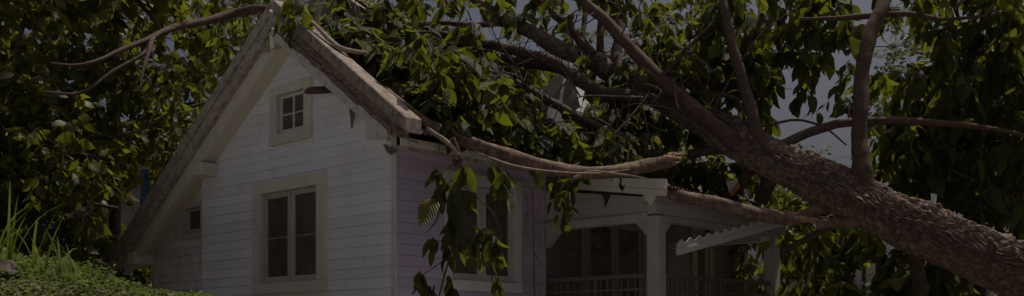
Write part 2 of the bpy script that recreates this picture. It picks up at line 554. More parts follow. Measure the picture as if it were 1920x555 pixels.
def fill(cr, poly, d0, d1, n, nl=(5, 9), size=0.26, droop=0.8, avoid=(), **kw):
    xs = [p[0] for p in poly]; ys = [p[1] for p in poly]
    pts_ = []
    t = 0
    while len(pts_) < n and t < n * 30:
        t += 1
        x, y = rng.uniform(min(xs), max(xs)), rng.uniform(min(ys), max(ys))
        if not in_poly(x, y, poly) or any(in_poly(x, y, a) for a in avoid):
            continue
        pts_.append(np.array(px(x, y, rng.uniform(d0, d1))))
    pts_.sort(key=lambda p: cr.dist(p))            # grow outwards, each twig from the nearest wood
    for p in pts_:
        spray(cr, p, cr.nearest(p), int(rng.integers(nl[0], nl[1] + 1)), size, droop, **kw)

# ------------------------------------------------------------------ house frame of reference
P0 = Vector((-1.457, 12.5, 0))
U = Vector((-0.735, 0.678, 0)).normalized()     # along the gable wall, away from the near corner (a)
Vv = Vector((0.679, 0.734, 0)).normalized()     # along the side wall, away from the near corner (s)
def H(a, s, z):
    return P0 + U * a + Vv * s + Vector((0, 0, EYE + z))
def toH(p):
    q = Vector(p) - P0
    return q.dot(U), q.dot(Vv), p[2] - EYE

A0, ZS, SL = 2.18, 4.00, 0.645                  # gable apex position, soffit apex height, roof slope
def gmap(p, q, n): return H(p, -n, q)           # wall coordinates on the gable: along, up, outwards
def smap(p, q, n): return H(-n, p, q)           # the same on the side wall
def lmap(p, q, n): return H(p, 0.07 - n, q)     # lean-to wall, set back a little

def bx(name, f, p0, p1, q0, q1, n0, n1, mat, parent, bevel=0.006):
    V = [f(p, q, n) for n in (n0, n1) for (p, q) in ((p0, q0), (p1, q0), (p1, q1), (p0, q1))]
    return mesh_obj(name, V, BOXF, mat, parent, bevel=bevel)

# ------------------------------------------------------------------ ground
def sstep(a, b, x):
    t = np.clip((x - a) / (b - a), 0, 1)
    return t * t * (3 - 2 * t)

def ground_h(x, y):
    x = np.asarray(x, float); y = np.asarray(y, float)
    h = 0.75 * sstep(6, 12, y) + 0.0 * x
    # bank on the left: crest runs from left-near to right-far
    crest = 2.27 - 0.225 * np.clip(x + 4.6, -3, 6)
    m = sstep(5.8, 8.8, y) * (1 - sstep(-2.9, -1.4, x)) 
    back = 1 - 0.55 * sstep(9.6, 12.5, y) * sstep(-7.5, -5.0, x)
    hb = crest * m * back
    h = np.maximum(h, hb)
    h = h + 0.05 * np.sin(x * 2.1 + 1.3 * np.sin(y * 1.7)) * m + 0.035 * np.sin(x * 5.3 + y * 3.1) * m
    hill = 0.9 * sstep(24, 60, y)
    return h + hill

def axis(lo, a, b, hi, fine, nfar):
    return np.concatenate([np.linspace(lo, a, nfar, endpoint=False), np.arange(a, b, fine), np.linspace(b, hi, nfar)])
gx = axis(-220, -8, 0, 220, 0.1, 40)
gy = axis(-60, 4, 13, 380, 0.1, 45)
GX, GY = np.meshgrid(gx, gy)
GZ = ground_h(GX, GY)
nx, ny = len(gx), len(gy)
gV = np.stack([GX, GY, GZ], -1).reshape(-1, 3)
idx = np.arange(nx * ny).reshape(ny, nx)
gF = np.stack([idx[:-1, :-1], idx[:-1, 1:], idx[1:, 1:], idx[1:, :-1]], -1).reshape(-1, 4)
gm = bpy.data.meshes.new('ground')
gm.from_pydata(gV.tolist(), [], gF.tolist())
gm.polygons.foreach_set('use_smooth', [True] * len(gm.polygons))
gm.materials.append(M['bounce_ground'])
gm.materials.append(M['soil'])
qc = gV[gF].mean(1)
gm.polygons.foreach_set('material_index', (((qc[:, 0] < -1.5) & (qc[:, 1] > 5.6)) | (qc[:, 1] > 14) | (qc[:, 0] > 2.6)).astype(np.int32))  # extent of the pale ground is shaped to steer its bounce light
ground = bpy.data.objects.new('ground', gm)
C.objects.link(ground)
ground['kind'] = 'structure'

# ------------------------------------------------------------------ house
house = thing('cottage', H(2, 4, -0.85), 'small white weatherboard cottage with steep gable crushed under a fallen tree', 'house')
BW = 0.138
Z_BASE = -0.62

def boards(f, parent, mat, pfun, z0, z1, holes, thick=0.02):
    """horizontal siding boards; pfun(z) -> (pmin, pmax); holes: (p0, p1, q0, q1)"""
    z = z0
    while z < z1 - 0.02:
        zt = min(z + BW, z1)
        lo0, hi0 = pfun(z); lo1, hi1 = pfun(zt)
        if hi0 - lo0 < 0.05:
            break
        if hi1 - lo1 < 0.02:
            m = (lo1 + hi1) / 2; lo1, hi1 = m - 0.01, m + 0.01
        cuts = [(p0, p1) for (p0, p1, q0, q1) in holes if q0 < z + BW * 0.5 < q1]
        segs = []
        cur = None
        for (p0, p1) in sorted(cuts):
            segs.append((cur, p0)); cur = p1
        segs.append((cur, None))
        for (sa, sb) in segs:
            b0, b1 = (lo0, lo1) if sa is None else (sa, sa)
            c0, c1 = (hi0, hi1) if sb is None else (sb, sb)
            if c0 - b0 < 0.03:
                continue
            j = random.uniform(-0.0015, 0.0025)
            nb, ntp = 0.010 + j, 0.005 + j
            # front face with a V groove to its neighbours: the back is a little taller than the face
            V = [f(b0, z + 0.0033, nb), f(c0, z + 0.0033, nb), f(c1, zt - 0.0033, ntp), f(b1, zt - 0.0033, ntp),
                 f(b0, z - 0.002, nb - thick), f(c0, z - 0.002, nb - thick), f(c1, zt + 0.002, ntp - thick), f(b1, zt + 0.002, ntp - thick)]
            mesh_obj('siding_board', V, BOXF, mat, parent)
        z += BW

def window(f, p0, p1, q0, q1, fw, ft, fb, parent, mat, leaves=2, bars=(0.5,), vbar=False, proud=0.055, curtain=False, sash=None, label=None):
    """outer trim frame with recessed casements; p0<p1, q0<q1"""
    sash = sash or mat
    w = bx('window', f, p0, p0 + fw, q0 + fb, q1 - ft, -0.06, proud, mat, parent)          # one stile is the part itself
    bx('frame_stile', f, p1 - fw, p1, q0 + fb, q1 - ft, -0.06, proud, mat, w)
    bx('frame_head', f, p0 - 0.004, p1 + 0.004, q1 - ft, q1, -0.06, proud + 0.004, mat, w)
    bx('sill', f, p0 - 0.004, p1 + 0.004, q0, q0 + fb, -0.06, proud + 0.012, mat, w)
    i0, i1, j0, j1 = p0 + fw, p1 - fw, q0 + fb, q1 - ft
    st = 0.075 if leaves == 2 else 0.045
    wl = (i1 - i0) / leaves
    for k in range(leaves):
        a0, a1 = i0 + k * wl + 0.006, i0 + (k + 1) * wl - 0.006
        n0, n1 = -0.055, -0.012
        bx('casement_stile', f, a0, a0 + st, j0 + 0.006, j1 - 0.006, n0, n1, sash, w, 0.004)
        bx('casement_stile', f, a1 - st, a1, j0 + 0.006, j1 - 0.006, n0, n1, sash, w, 0.004)
        bx('casement_rail', f, a0 + st, a1 - st, j0 + 0.006, j0 + st + 0.02, n0, n1 - 0.002, sash, w, 0.004)
        bx('casement_rail', f, a0 + st, a1 - st, j1 - st, j1 - 0.006, n0, n1 - 0.002, sash, w, 0.004)
        for b in bars:
            zb = j0 + (j1 - j0) * b
            bx('glazing_bar', f, a0 + st, a1 - st, zb - 0.010, zb + 0.010, n0 + 0.005, n1 - 0.018, M['dooru'] if leaves == 2 else sash, w, 0.003)
        if vbar:
            m = (a0 + a1) / 2
            bx('glazing_bar', f, m - 0.016, m + 0.016, j0 + st + 0.02, j1 - st, n0 + 0.004, n1 - 0.004, sash, w, 0.003)
        bx('pane', f, a0 + st - 0.005, a1 - st + 0.005, j0 + st + 0.01, j1 - st + 0.005, -0.040, -0.034, M['glass'], w, 0)
    if curtain:
        V, F = [], []
        nn = 40
        for i in range(nn + 1):
            p = i0 + (i1 - i0) * i / nn
            n = -0.16 + 0.022 * math.sin(i * 1.35) + 0.01 * math.sin(i * 0.5)
            V += [f(p, j0 - 0.02, n), f(p, j1 + 0.02, n), f(p, j0 - 0.02, n - 0.006), f(p, j1 + 0.02, n - 0.006)]
        for i in range(nn):
            a, b = 4 * i, 4 * i + 4
            F += [(a, b, b + 1, a + 1), (a + 2, a + 3, b + 3, b + 2)]
        mesh_obj('curtain', V, F, M['curtain'], w, smooth=True)
    if label:
        w['label'] = label
    return w

def soffit_z(a): return ZS - SL * abs(a - A0)

W_MAIN = 4.62
GW = (1.40, 3.135, 0.62, 2.235)     # casement window on the gable
AW = (1.72, 2.70, 2.727, 3.563)     # attic window
LW = (4.66, 5.30, 1.58, 2.14)        # lean-to window
SW = (0.805, 2.302, 0.62, 2.20)      # side window

gable = bx('gable_wall', gmap, 0.02, W_MAIN - 0.02, Z_BASE - 0.3, Z_BASE - 0.01, -0.14, 0.02, M['trimw'], house)
boards(gmap, gable, M['wall'],
       lambda z: (max(0.0, A0 - (ZS + 0.02 - z) / SL) + 0.0, min(W_MAIN, A0 + (ZS + 0.02 - z) / SL)),
       Z_BASE, ZS - 0.02, [(GW[0] + 0.1, GW[1] - 0.1, GW[2] + 0.08, GW[3] - 0.05), (AW[0] + 0.1, AW[1] - 0.1, AW[2] + 0.06, AW[3] - 0.05)])
bx('corner_board', gmap, -0.024, 0.06, Z_BASE, 2.52, -0.002, 0.026, M['trimw'], gable)
window(gmap, *GW, 0.195, 0.165, 0.15, house, M['trim'], 2, (0.5,), sash=M['sash'], label='ivory framed double casement window on the gable')
window(gmap, *AW, 0.165, 0.13, 0.15, house, M['trim'], 1, (0.5,), vbar=True, curtain=True, sash=M['trimw'], label='small square four pane attic window')

lean = bx('lean_to_wall', lmap, W_MAIN + 0.0, 6.3, Z_BASE - 0.3, Z_BASE - 0.01, -0.14, 0.02, M['trimw'], house)
boards(lmap, lean, M['leanto'], lambda z: (W_MAIN - 0.05, min(6.3, A0 + (ZS + 0.02 - z) / SL)), Z_BASE, 2.5, [(LW[0] + 0.05, LW[1] - 0.05, LW[2] + 0.04, LW[3] - 0.04)])
window(lmap, *LW, 0.075, 0.075, 0.085, house, M['sash'], 1, (), proud=0.045, label='tiny dark window in the lean-to wall')

bx('corner_board', lmap, 6.20, 6.33, Z_BASE, 1.30, -0.05, 0.026, M['leanto'], lean)
HL = 8.5                                # length of the house
side = bx('side_wall', smap, 0.02, HL, Z_BASE - 0.3, Z_BASE - 0.01, -0.14, 0.02, M['trimw'], house)
DOOR = (3.70, 5.42, -0.08, 1.95)
boards(smap, side, M['lilac'], lambda z: (0.003, 2.80), Z_BASE, 2.42, [(SW[0] + 0.1, SW[1] - 0.1, SW[2] + 0.08, SW[3] - 0.05)])
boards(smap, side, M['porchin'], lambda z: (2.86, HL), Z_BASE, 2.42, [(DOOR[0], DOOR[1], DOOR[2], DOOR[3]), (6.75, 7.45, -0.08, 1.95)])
bx('wall_batten', smap, 2.795, 2.865, Z_BASE, 2.40, -0.02, 0.014, M['lilac'], side)
window(smap, *SW, 0.13, 0.15, 0.14, house, M['trimw'], 2, (), sash=M['sash'], label='white double casement window on the lilac side wall')
# far walls, floor, ceiling: close the rooms
bx('rear_wall', gmap, 0.0, 6.3, Z_BASE - 0.3, 1.6, -HL, -HL + 0.12, M['inner'], house)
bx('left_wall', smap, 0.20, HL - 0.13, Z_BASE - 0.3, 1.40, -6.3, -6.2, M['leanto'], house)
bx('room_floor', smap, 0.16, HL - 0.13, Z_BASE + 0.4, Z_BASE + 0.5, -6.19, -0.06, M['inner'], house)
bx('room_partition', smap, 2.6, 2.7, Z_BASE + 0.5, 2.45, -4.5, -0.05, M['inner'], house)
bx('room_ceiling', smap, 0.05, HL - 0.13, 2.46, 2.52, -4.4, -0.04, M['inner'], house)

# ---- roof
def sheet(name, s0, s1, afun, parent, mat, wl=0.085, amp=0.014, th=0.005, na=2):
    """corrugated sheet: waves along s; afun(t) -> (a, z) for t in 0..1 along the slope"""
    n = max(4, int((s1 - s0) / wl * 6))
    V, F = [], []
    for i in range(n + 1):
        s = s0 + (s1 - s0) * i / n
        w = amp * math.sin(2 * math.pi * s / wl)
        for k in range(na + 1):
            a, z = afun(k / na)
            V += [H(a, s, z + w), H(a, s, z + w - th)]
    st = 2 * (na + 1)
    for i in range(n):
        for k in range(na):
            b = i * st + 2 * k
            F += [(b, b + 2, b + st + 2, b + st), (b + 1, b + st + 1, b + st + 3, b + 3)]
        b = i * st
        F += [(b, b + st, b + st + 1, b + 1)]
        b = i * st + 2 * na
        F += [(b, b + 1, b + st + 1, b + st)]
    return mesh_obj(name, V, F, mat, parent, smooth=False, recalc=True)

ZR = 4.44                                # ridge height of the sheets
roof = mesh_obj('roof', *(lambda V: (V, [(0, 1, 2, 3), (4, 5, 6, 7), (0, 4, 5, 1), (1, 5, 6, 2), (2, 6, 7, 3), (3, 7, 4, 0)]))(
    [H(A0 - 0.06, -0.1, ZR - 0.02), H(A0 + 0.06, -0.1, ZR - 0.02), H(A0 + 0.06, HL, ZR - 0.02), H(A0 - 0.06, HL, ZR - 0.02),
     H(A0 - 0.06, -0.1, ZR + 0.05), H(A0 + 0.06, -0.1, ZR + 0.05), H(A0 + 0.06, HL, ZR + 0.05), H(A0 - 0.06, HL, ZR + 0.05)]), M['metal'], house)
s = -0.16
while s < HL:
    s1 = min(s + 0.85, HL + 0.2)
    dz = random.uniform(-0.012, 0.012)
    sheet('roof_sheet', s, s1 + 0.03, lambda t: (A0 - t * (A0 + 0.48), ZR + dz - 0.738 * t * (A0 + 0.48)), roof, M['metal'])
    sheet('roof_sheet', s, s1 + 0.03, lambda t: (A0 + t * 4.65, ZR + dz - 0.665 * t * 4.65), roof, M['metal'])
    s += 0.85
def slope_box(name, a0, a1, top0, h, s0, s1, mat, slope, parent, bevel=0.008, za=A0, mitre=True, jag=0, cutend=True):
    """board that runs down the rake: vertical height h, top edge at top0 (height above apex line), between a0 and a1"""
    zt = lambda a: top0 - slope * abs(a - za)
    n = max(1, int(abs(a1 - a0) / 0.12)) if jag else 1
    V, F = [], []
    for i in range(n + 1):
        a = a0 + (a1 - a0) * i / n
        j = random.uniform(-jag, 0) if jag else 0
        V += [H(a, s0, zt(a) - h), H(a, s0, zt(a) + j), H(a, s1, zt(a) + j * 0.6), H(a, s1, zt(a) - h)]
    for i in range(n):
        b = 4 * i
        for k in range(4):
            F.append((b + k, b + (k + 1) % 4, b + 4 + (k + 1) % 4, b + 4 + k))
    F += [(0, 1, 2, 3), (4 * n + 3, 4 * n + 2, 4 * n + 1, 4 * n)]
    return mesh_obj(name, V, F, mat, parent, bevel=bevel if not jag else 0)

# left rake: two flush boards and one set back
SLB = 0.672
slope_box('barge_board', A0, 6.98, 4.66, 0.175, -0.36, -0.16, M['barge'], SLB, roof)
slope_box('barge_board', A0, 6.86, 4.481, 0.19, -0.335, -0.16, M['barge'], SLB, roof)
slope_box('barge_board', A0, 6.70, 4.288, 0.255, -0.25, -0.13, M['trim'], SLB * 0.985, roof)
# soffits
slope_box('soffit_panel', A0 + 0.002, 6.62, ZS + 0.05, 0.035, -0.14, 0.10, M['soffit'], SL, roof)
slope_box('soffit_panel', A0 - 0.002, -0.42, ZS + 0.05, 0.035, -0.14, 0.02, M['soffit'], SL, roof)
# apex plate under the mitre
mesh_obj('apex_plate', [H(A0 + d, s_, z) for s_ in (-0.258, -0.24) for (d, z) in ((-0.42, 3.99), (0.42, 3.99), (0.30, 4.10), (0.0, 4.26), (-0.30, 4.10))][:10],
         [(0, 1, 2, 3, 4), (9, 8, 7, 6, 5), (0, 5, 6, 1), (1, 6, 7, 2), (2, 7, 8, 3), (3, 8, 9, 4), (4, 9, 5, 0)], M['barge'], roof)
# right rake: heavy capped beam on top, rotten core, lower painted board with a broken top edge
slope_box('barge_cap', A0 - 0.10, -0.66, 4.69, 0.19, -0.42, -0.155, M['bargelit'], 0.735, roof, 0.012)
slope_box('rotten_rafter', A0 - 0.10, -0.42, 4.475, 0.19, -0.36, -0.15, M['rotten'], 0.725, roof, jag=0.03)
slope_box('rotten_rafter', A0 - 0.25, -0.36, 4.36, 0.11, -0.385, -0.358, M['rotten'], 0.718, roof, jag=0.08)
slope_box('barge_board', A0 - 0.001, -0.30, 4.275, 0.15, -0.40, -0.26, M['barge2'], 0.714, roof, jag=0.035)
slope_box('barge_board', A0 - 0.001, A0 - 0.46, 4.50, 0.21, -0.412, -0.362, M['barge'], 0.72, roof)
# purlin ends
for a_, z_, w_ in ((4.30, 2.66, 0.30), (6.38, 1.42, 0.24)):
    bx('purlin_end', gmap, a_ - w_ / 2, a_ + w_ / 2, z_ - 0.20, z_, -0.05, 0.30, M['trim'], roof, 0.01)
bx('purlin_end', gmap, 0.13, 0.34, 2.50, 2.68, -0.02, 0.22, M['trimw'], roof, 0.01)
# splinters under the right rake
def shard(name, pts, th, f, mat, parent):
    n = len(pts)
    V = [f(p, q, nn) for nn in (th[0], th[1]) for (p, q) in pts]
    F = [tuple(range(n)), tuple(range(2 * n - 1, n - 1, -1))] + [(i, (i + 1) % n, n + (i + 1) % n, n + i) for i in range(n)]
    return mesh_obj(name, V, F, mat, parent)
shard('splinter', [(0.80, 3.06), (0.66, 2.97), (0.70, 2.82), (0.735, 2.70), (0.76, 2.86)], (0.10, 0.125), gmap, M['rotten'], roof)
shard('splinter', [(0.10, 2.42), (-0.16, 2.30), (-0.05, 2.26), (0.02, 2.30)], (0.10, 0.13), gmap, M['rotten'], roof)
# eave fascia along the side
bx('eave_fascia', smap, -0.22, HL, 2.335, 2.435, 0.33, 0.36, M['trim'], roof, 0.004)
bx('eave_fascia', smap, -0.10, HL, 2.29, 2.334, 0.30, 0.345, M['barge'], roof, 0.004)
bx('eave_soffit', smap, 0.03, HL, 2.38, 2.405, -0.02, 0.30, M['soffit'], roof, 0)

# ---- taller gable of the rear wing, behind the ridge
wing = slope_box('rear_wing', 3.36, 5.2, 5.62, 0.24, 1.5, 1.62, M['barge'], 0.69, house, za=3.36)
slope_box('barge_board', 3.36, 1.25, 5.62, 0.22, 1.5, 1.62, M['bargelit'], 0.69, wing, za=3.36)
mesh_obj('wing_gable', [H(a, s_, z) for s_ in (1.66, 1.78) for (a, z) in ((1.3, 4.1), (5.3, 4.1), (3.36, 5.45))],
         [(0, 1, 2), (5, 4, 3), (0, 3, 4, 1), (1, 4, 5, 2), (2, 5, 3, 0)], M['slate'], wing)
for (pa, pb, pc) in (((3.72, 4.72), (3.36, 5.02), 0.05), ((3.36, 5.02), (3.0, 4.72), 0.05), ((3.72, 4.72), (3.0, 4.72), 0.05)):
    d = (pb[0] - pa[0], pb[1] - pa[1]); L_ = math.hypot(*d); nx_, nz_ = -d[1] / L_ * pc / 2, d[0] / L_ * pc / 2
    shard('gable_moulding', [(pa[0] + nx_, pa[1] + nz_), (pb[0] + nx_, pb[1] + nz_), (pb[0] - nx_, pb[1] - nz_), (pa[0] - nx_, pa[1] - nz_)],
          (-1.655, -1.61), gmap, M['rotten'], wing)
s = 1.63
while s < 2.4:
    sheet('roof_sheet', s, s + 0.86, lambda t: (3.36 - t * 2.4, 5.66 - 0.69 * t * 2.4), wing, M['metal'])
    sheet('roof_sheet', s, s + 0.86, lambda t: (3.36 + t * 2.2, 5.66 - 0.69 * t * 2.2), wing, M['metal'])
    s += 0.85

# ---- smashed dormer on the right slope
def quadslab(name, pts, th, mat, parent):
    a, b, c = Vector(pts[0]), Vector(pts[1]), Vector(pts[2])
    nrm = (b - a).cross(c - a).normalized() * th
    V = [Vector(p) for p in pts] + [Vector(p) + nrm for p in pts]
    n = len(pts)
    F = [tuple(range(n)), tuple(range(2 * n - 1, n - 1, -1))] + [(i, (i + 1) % n, n + (i + 1) % n, n + i) for i in range(n)]
    return mesh_obj(name, V, F, mat, parent)
DD = 15.6
dorm = quadslab('dormer', [px(1043, 143, DD), px(1092, 152, DD + 0.8), px(1112, 215, DD + 0.5), px(1030, 232, DD - 0.1), px(1008, 190, DD - 0.2)], 0.05, M['slate'], house)
quadslab('dormer_barge_board', [px(1006, 186, DD - 0.35), px(1042, 137, DD - 0.15), px(1064, 147, DD - 0.12), px(1030, 188, DD - 0.32)], 0.06, M['trimw'], dorm)
quadslab('dormer_board', [px(1030, 190, DD - 0.30), px(1062, 150, DD - 0.12), px(1078, 158, DD - 0.10), px(1046, 204, DD - 0.28)], 0.05, M['slate'], dorm)
quadslab('dormer_board', [px(1048, 204, DD - 0.25), px(1078, 160, DD - 0.08), px(1088, 200, DD - 0.06), px(1060, 222, DD - 0.2)], 0.04, M['slate'], dorm)
quadslab('dormer_board', [px(1046, 236, DD - 0.5), px(1090, 252, DD - 0.4), px(1092, 258, DD - 0.5), px(1048, 254, DD - 0.6)], 0.04, M['trimw'], dorm)

# ---- porch
PA, PS0, PS1 = -1.93, 2.835, 6.12           # outer line, near end, far end
porch = bx('porch_deck', smap, PS0, PS1, -0.22, -0.10, 0.03, 2.05, M['porchp'], house)
def post(s_, a_, w, name='porch_post', z1=1.62):
    o = bx(name, smap, s_ - w / 2, s_ + w / 2, -0.62, z1, -a_ - w / 2, -a_ + w / 2, M['porchp'], house, 0.012)
    return o
p_near = post(PS0 + 0.06, PA, 0.19)
p_far = post(PS1 - 0.06, PA, 0.19)
# near end: beam, brackets, boarded infill
bx('porch_beam', gmap, PA + 0.09, -0.02, 1.545, 1.665, -PS0 - 0.12, -PS0 + 0.02, M['porchp'], house)
def tri(name, f, pts, n0, n1, mat, parent):
    return shard(name, pts, (n0, n1), f, mat, parent)
tri('bracket', gmap, [(PA + 0.095, 1.544), (PA + 0.30, 1.544), (PA + 0.095, 1.34)], -PS0 - 0.10, -PS0 + 0.005, M['porchp'], house)
tri('bracket', gmap, [(-0.04, 1.544), (-0.30, 1.544), (-0.04, 1.30)], -PS0 - 0.10, -PS0 + 0.005, M['porchp'], house)
rz = lambda a: 1.86 + 0.145 * (a - PA)          # underside of the rake boards
for k in range(5):
    zb_, zt_ = 1.668 + 0.142 * k, 1.668 + 0.142 * k + 0.139
    lo_b = PA - 0.03 if rz(PA - 0.03) > zb_ else PA + (zb_ - 1.86) / 0.145
    lo_t = PA - 0.03 if rz(PA - 0.03) > zt_ else PA + (zt_ - 1.86) / 0.145
    if lo_b > -0.1:
        break
    pts_ = [(-0.02, zb_), (lo_b, zb_)]
    if lo_b == PA - 0.03 and lo_t != lo_b:
        pts_.append((lo_b, rz(lo_b)))
    pts_ += [(min(lo_t, -0.02), zt_), (-0.02, zt_)] if lo_t < -0.05 else [(-0.02, rz(-0.02))]
    shard('infill_board', pts_, (-PS0 - 0.06, -PS0 - 0.02 - 0.002 * k), gmap, M['porchp'], house)
# long side: beam, infill, brackets
fmap = lambda p, q, n: H(PA - n, p, q)      # plane of the porch's long side
bx('porch_beam', fmap, PS0 + 0.155, PS1 - 0.155, 1.545, 1.635, -0.07, 0.07, M['porchp'], house)
bx('infill_board', fmap, PS0 - 0.035, PS1 + 0.02, 1.638, 1.80, -0.075, 0.06, M['porchp'], house)
bx('infill_board', fmap, PS0 - 0.035, PS1 + 0.02, 1.803, 1.92, -0.075, 0.052, M['lilac'], house)
for (p, d) in ((PS0 + 0.158, 1), (PS1 - 0.158, -1)):
    tri('bracket', fmap, [(p, 1.543), (p + 0.19 * d, 1.543), (p, 1.36)], -0.055, 0.055, M['porchp'], house)
bx('porch_beam', gmap, PA + 0.10, -0.02, 1.50, 1.60, -PS1, -PS1 + 0.12, M['porchp'], house)
bx('post_cap', fmap, PS1 - 0.19, PS1 + 0.17, 1.622, 1.72, -0.20, 0.11, M['porchp'], house)
# porch roof of corrugated sheets, sagging towards the trunk
s = PS0 - 0.14
k = 0
while s < PS1 + 0.2:
    dz = -0.02 * k + random.uniform(-0.015, 0.015)
    sheet('porch_roof_sheet', s, min(s + 0.83, PS1 + 0.25), lambda t: (-0.30 - t * 1.95, 2.28 + dz - 0.17 * t * 1.95), house, M['rust'])
    s += 0.8; k += 1
# rake board of the porch roof, two boards with a crease, and the tab below its end
tri('porch_rake_board', gmap, [(-0.42, 2.275), (PA - 0.30, 2.055), (PA - 0.30, 1.92), (-0.42, 2.18)], -PS0 + 0.13, -PS0 + 0.17, M['trim'], house)
tri('porch_rake_board', gmap, [(-0.42, 2.178), (PA - 0.30, 1.916), (PA - 0.285, 1.835), (-0.42, 2.12)], -PS0 + 0.12, -PS0 + 0.15, M['trim'], house)
tri('rake_tab', gmap, [(PA + 0.10, 1.89), (PA - 0.12, 1.865), (PA - 0.03, 1.73)], -PS0 + 0.09, -PS0 + 0.118, M['trim'], house)
# railings
def railing(f, p0, p1, n, name='porch_railing'):
    r = bx(name, f, p0, p1, 0.80, 0.86, n - 0.03, n + 0.03, M['rail'], house)
    bx('lower_rail', f, p0, p1, 0.63, 0.665, n - 0.02, n + 0.02, M['rail'], r, 0.004)
    bx('lower_rail', f, p0, p1, 0.02, 0.06, n - 0.02, n + 0.02, M['rail'], r, 0.004)
    k = int(abs(p1 - p0) / 0.115)
    for i in range(1, k):
        p = p0 + (p1 - p0) * i / k
        bx('baluster', f, p - 0.011, p + 0.011, 0.061, 0.799, n - 0.011, n + 0.011, M['rail'], r, 0)
    for fr in (0.0, 0.5):
        p = p0 + (p1 - p0) * fr + 0.02
        bx('rail_post', f, p - 0.03, p + 0.03, -0.1, 0.80, n - 0.028, n + 0.028, M['rail'], r, 0.004)
railing(gmap, PA + 0.10, -0.05, -PS0 - 0.06)
railing(fmap, PS0 + 0.16, PS1 - 0.16, 0.0)
# porch doors and wall openings on the side wall
def glazed(p0, p1, q0, q1, leaves, name, mat):
    d = bx(name, smap, p0, p0 + 0.13, q0, q1, -0.05, 0.05, mat, house)
    bx('door_jamb', smap, p1 - 0.13, p1, q0, q1, -0.05, 0.05, mat, d)
    bx('door_head', smap, p0, p1, q1, q1 + 0.12, -0.05, 0.055, mat, d)
    w = (p1 - p0 - 0.26) / leaves
    for k in range(leaves):
        a0, a1 = p0 + 0.13 + k * w + 0.005, p0 + 0.13 + (k + 1) * w - 0.005
        bx('door_stile', smap, a0, a0 + 0.09, q0, q1 - 0.005, -0.04, 0.012, mat, d)
        bx('door_stile', smap, a1 - 0.09, a1, q0, q1 - 0.005, -0.04, 0.012, mat, d)
        bx('door_rail', smap, a0 + 0.09, a1 - 0.09, q0, q0 + 0.5, -0.035, 0.008, mat, d)
        bx('door_rail', smap, a0 + 0.09, a1 - 0.09, q1 - 0.1, q1 - 0.005, -0.035, 0.008, mat, d)
        bx('pane', smap, a0 + 0.085, a1 - 0.085, q0 + 0.49, q1 - 0.09, -0.02, -0.014, M['glass'], d, 0)
    return d
glazed(*DOOR[:2], DOOR[2], DOOR[3] - 0.12, 2, 'porch_door', M['dooru'])
glazed(6.75, 7.45, -0.08, 1.83, 1, 'porch_door', M['dooru'])
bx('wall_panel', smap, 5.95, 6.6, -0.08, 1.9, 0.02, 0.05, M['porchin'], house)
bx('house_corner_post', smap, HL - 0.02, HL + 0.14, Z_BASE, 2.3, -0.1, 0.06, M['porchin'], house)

# ---- strip of fascia with its zigzag edge torn off and hanging in the porch opening
zz = []
nz = 13
e0, e1 = px(1270, 457, 13.05), px(1478, 407, 14.0)
b0, b1 = px(1270, 478, 13.05), px(1478, 420, 14.0)
for i in range(2 * nz + 1):
    t = i / (2 * nz)
    p = e0.lerp(e1, t)
    zz.append(p + Vector((0, 0, 0.045 if i % 2 else -0.012)))
poly = zz + [b1, b0]
strip = thing('hanging_fascia_strip', b0, 'torn white fascia strip with zigzag upper edge hanging across the porch opening', 'fascia strip')
quadslab('zigzag_board', poly, 0.03, M['porchp'], strip)
m0, m1 = e0.lerp(b0, 0.55) + Vector((0, -0.035, 0)), e1.lerp(b1, 0.55) + Vector((0, -0.035, 0))
quadslab('lower_board', [m0, m1, b1 + Vector((0, -0.035, -0.01)), b0 + Vector((0, -0.035, -0.01))], 0.03, M['porchp'], strip)

# ------------------------------------------------------------------ fallen tree
tree = thing('fallen_tree', (9.6, 11.4, 0.4), 'huge fallen tree with ridged bark trunk lying across the cottage roof', 'tree')
fc = Crown(tree, BIG, M['leaf1'], M['leafn'], 300)

def lattice(nx_, ny_, seed):
    r = np.random.default_rng(seed)
    return r.random((nx_, ny_))
def vnoise(tab, x, y):
    n0, n1 = tab.shape
    xi, yi = np.floor(x).astype(int), np.floor(y).astype(int)
    fx, fy = x - xi, y - yi
    fx = fx * fx * (3 - 2 * fx); fy = fy * fy * (3 - 2 * fy)
    a = tab[xi % n0, yi % n1]; b = tab[(xi + 1) % n0, yi % n1]; c = tab[xi % n0, (yi + 1) % n1]; d = tab[(xi + 1) % n0, (yi + 1) % n1]
    return (a * (1 - fx) + b * fx) * (1 - fy) + (c * (1 - fx) + d * fx) * fy

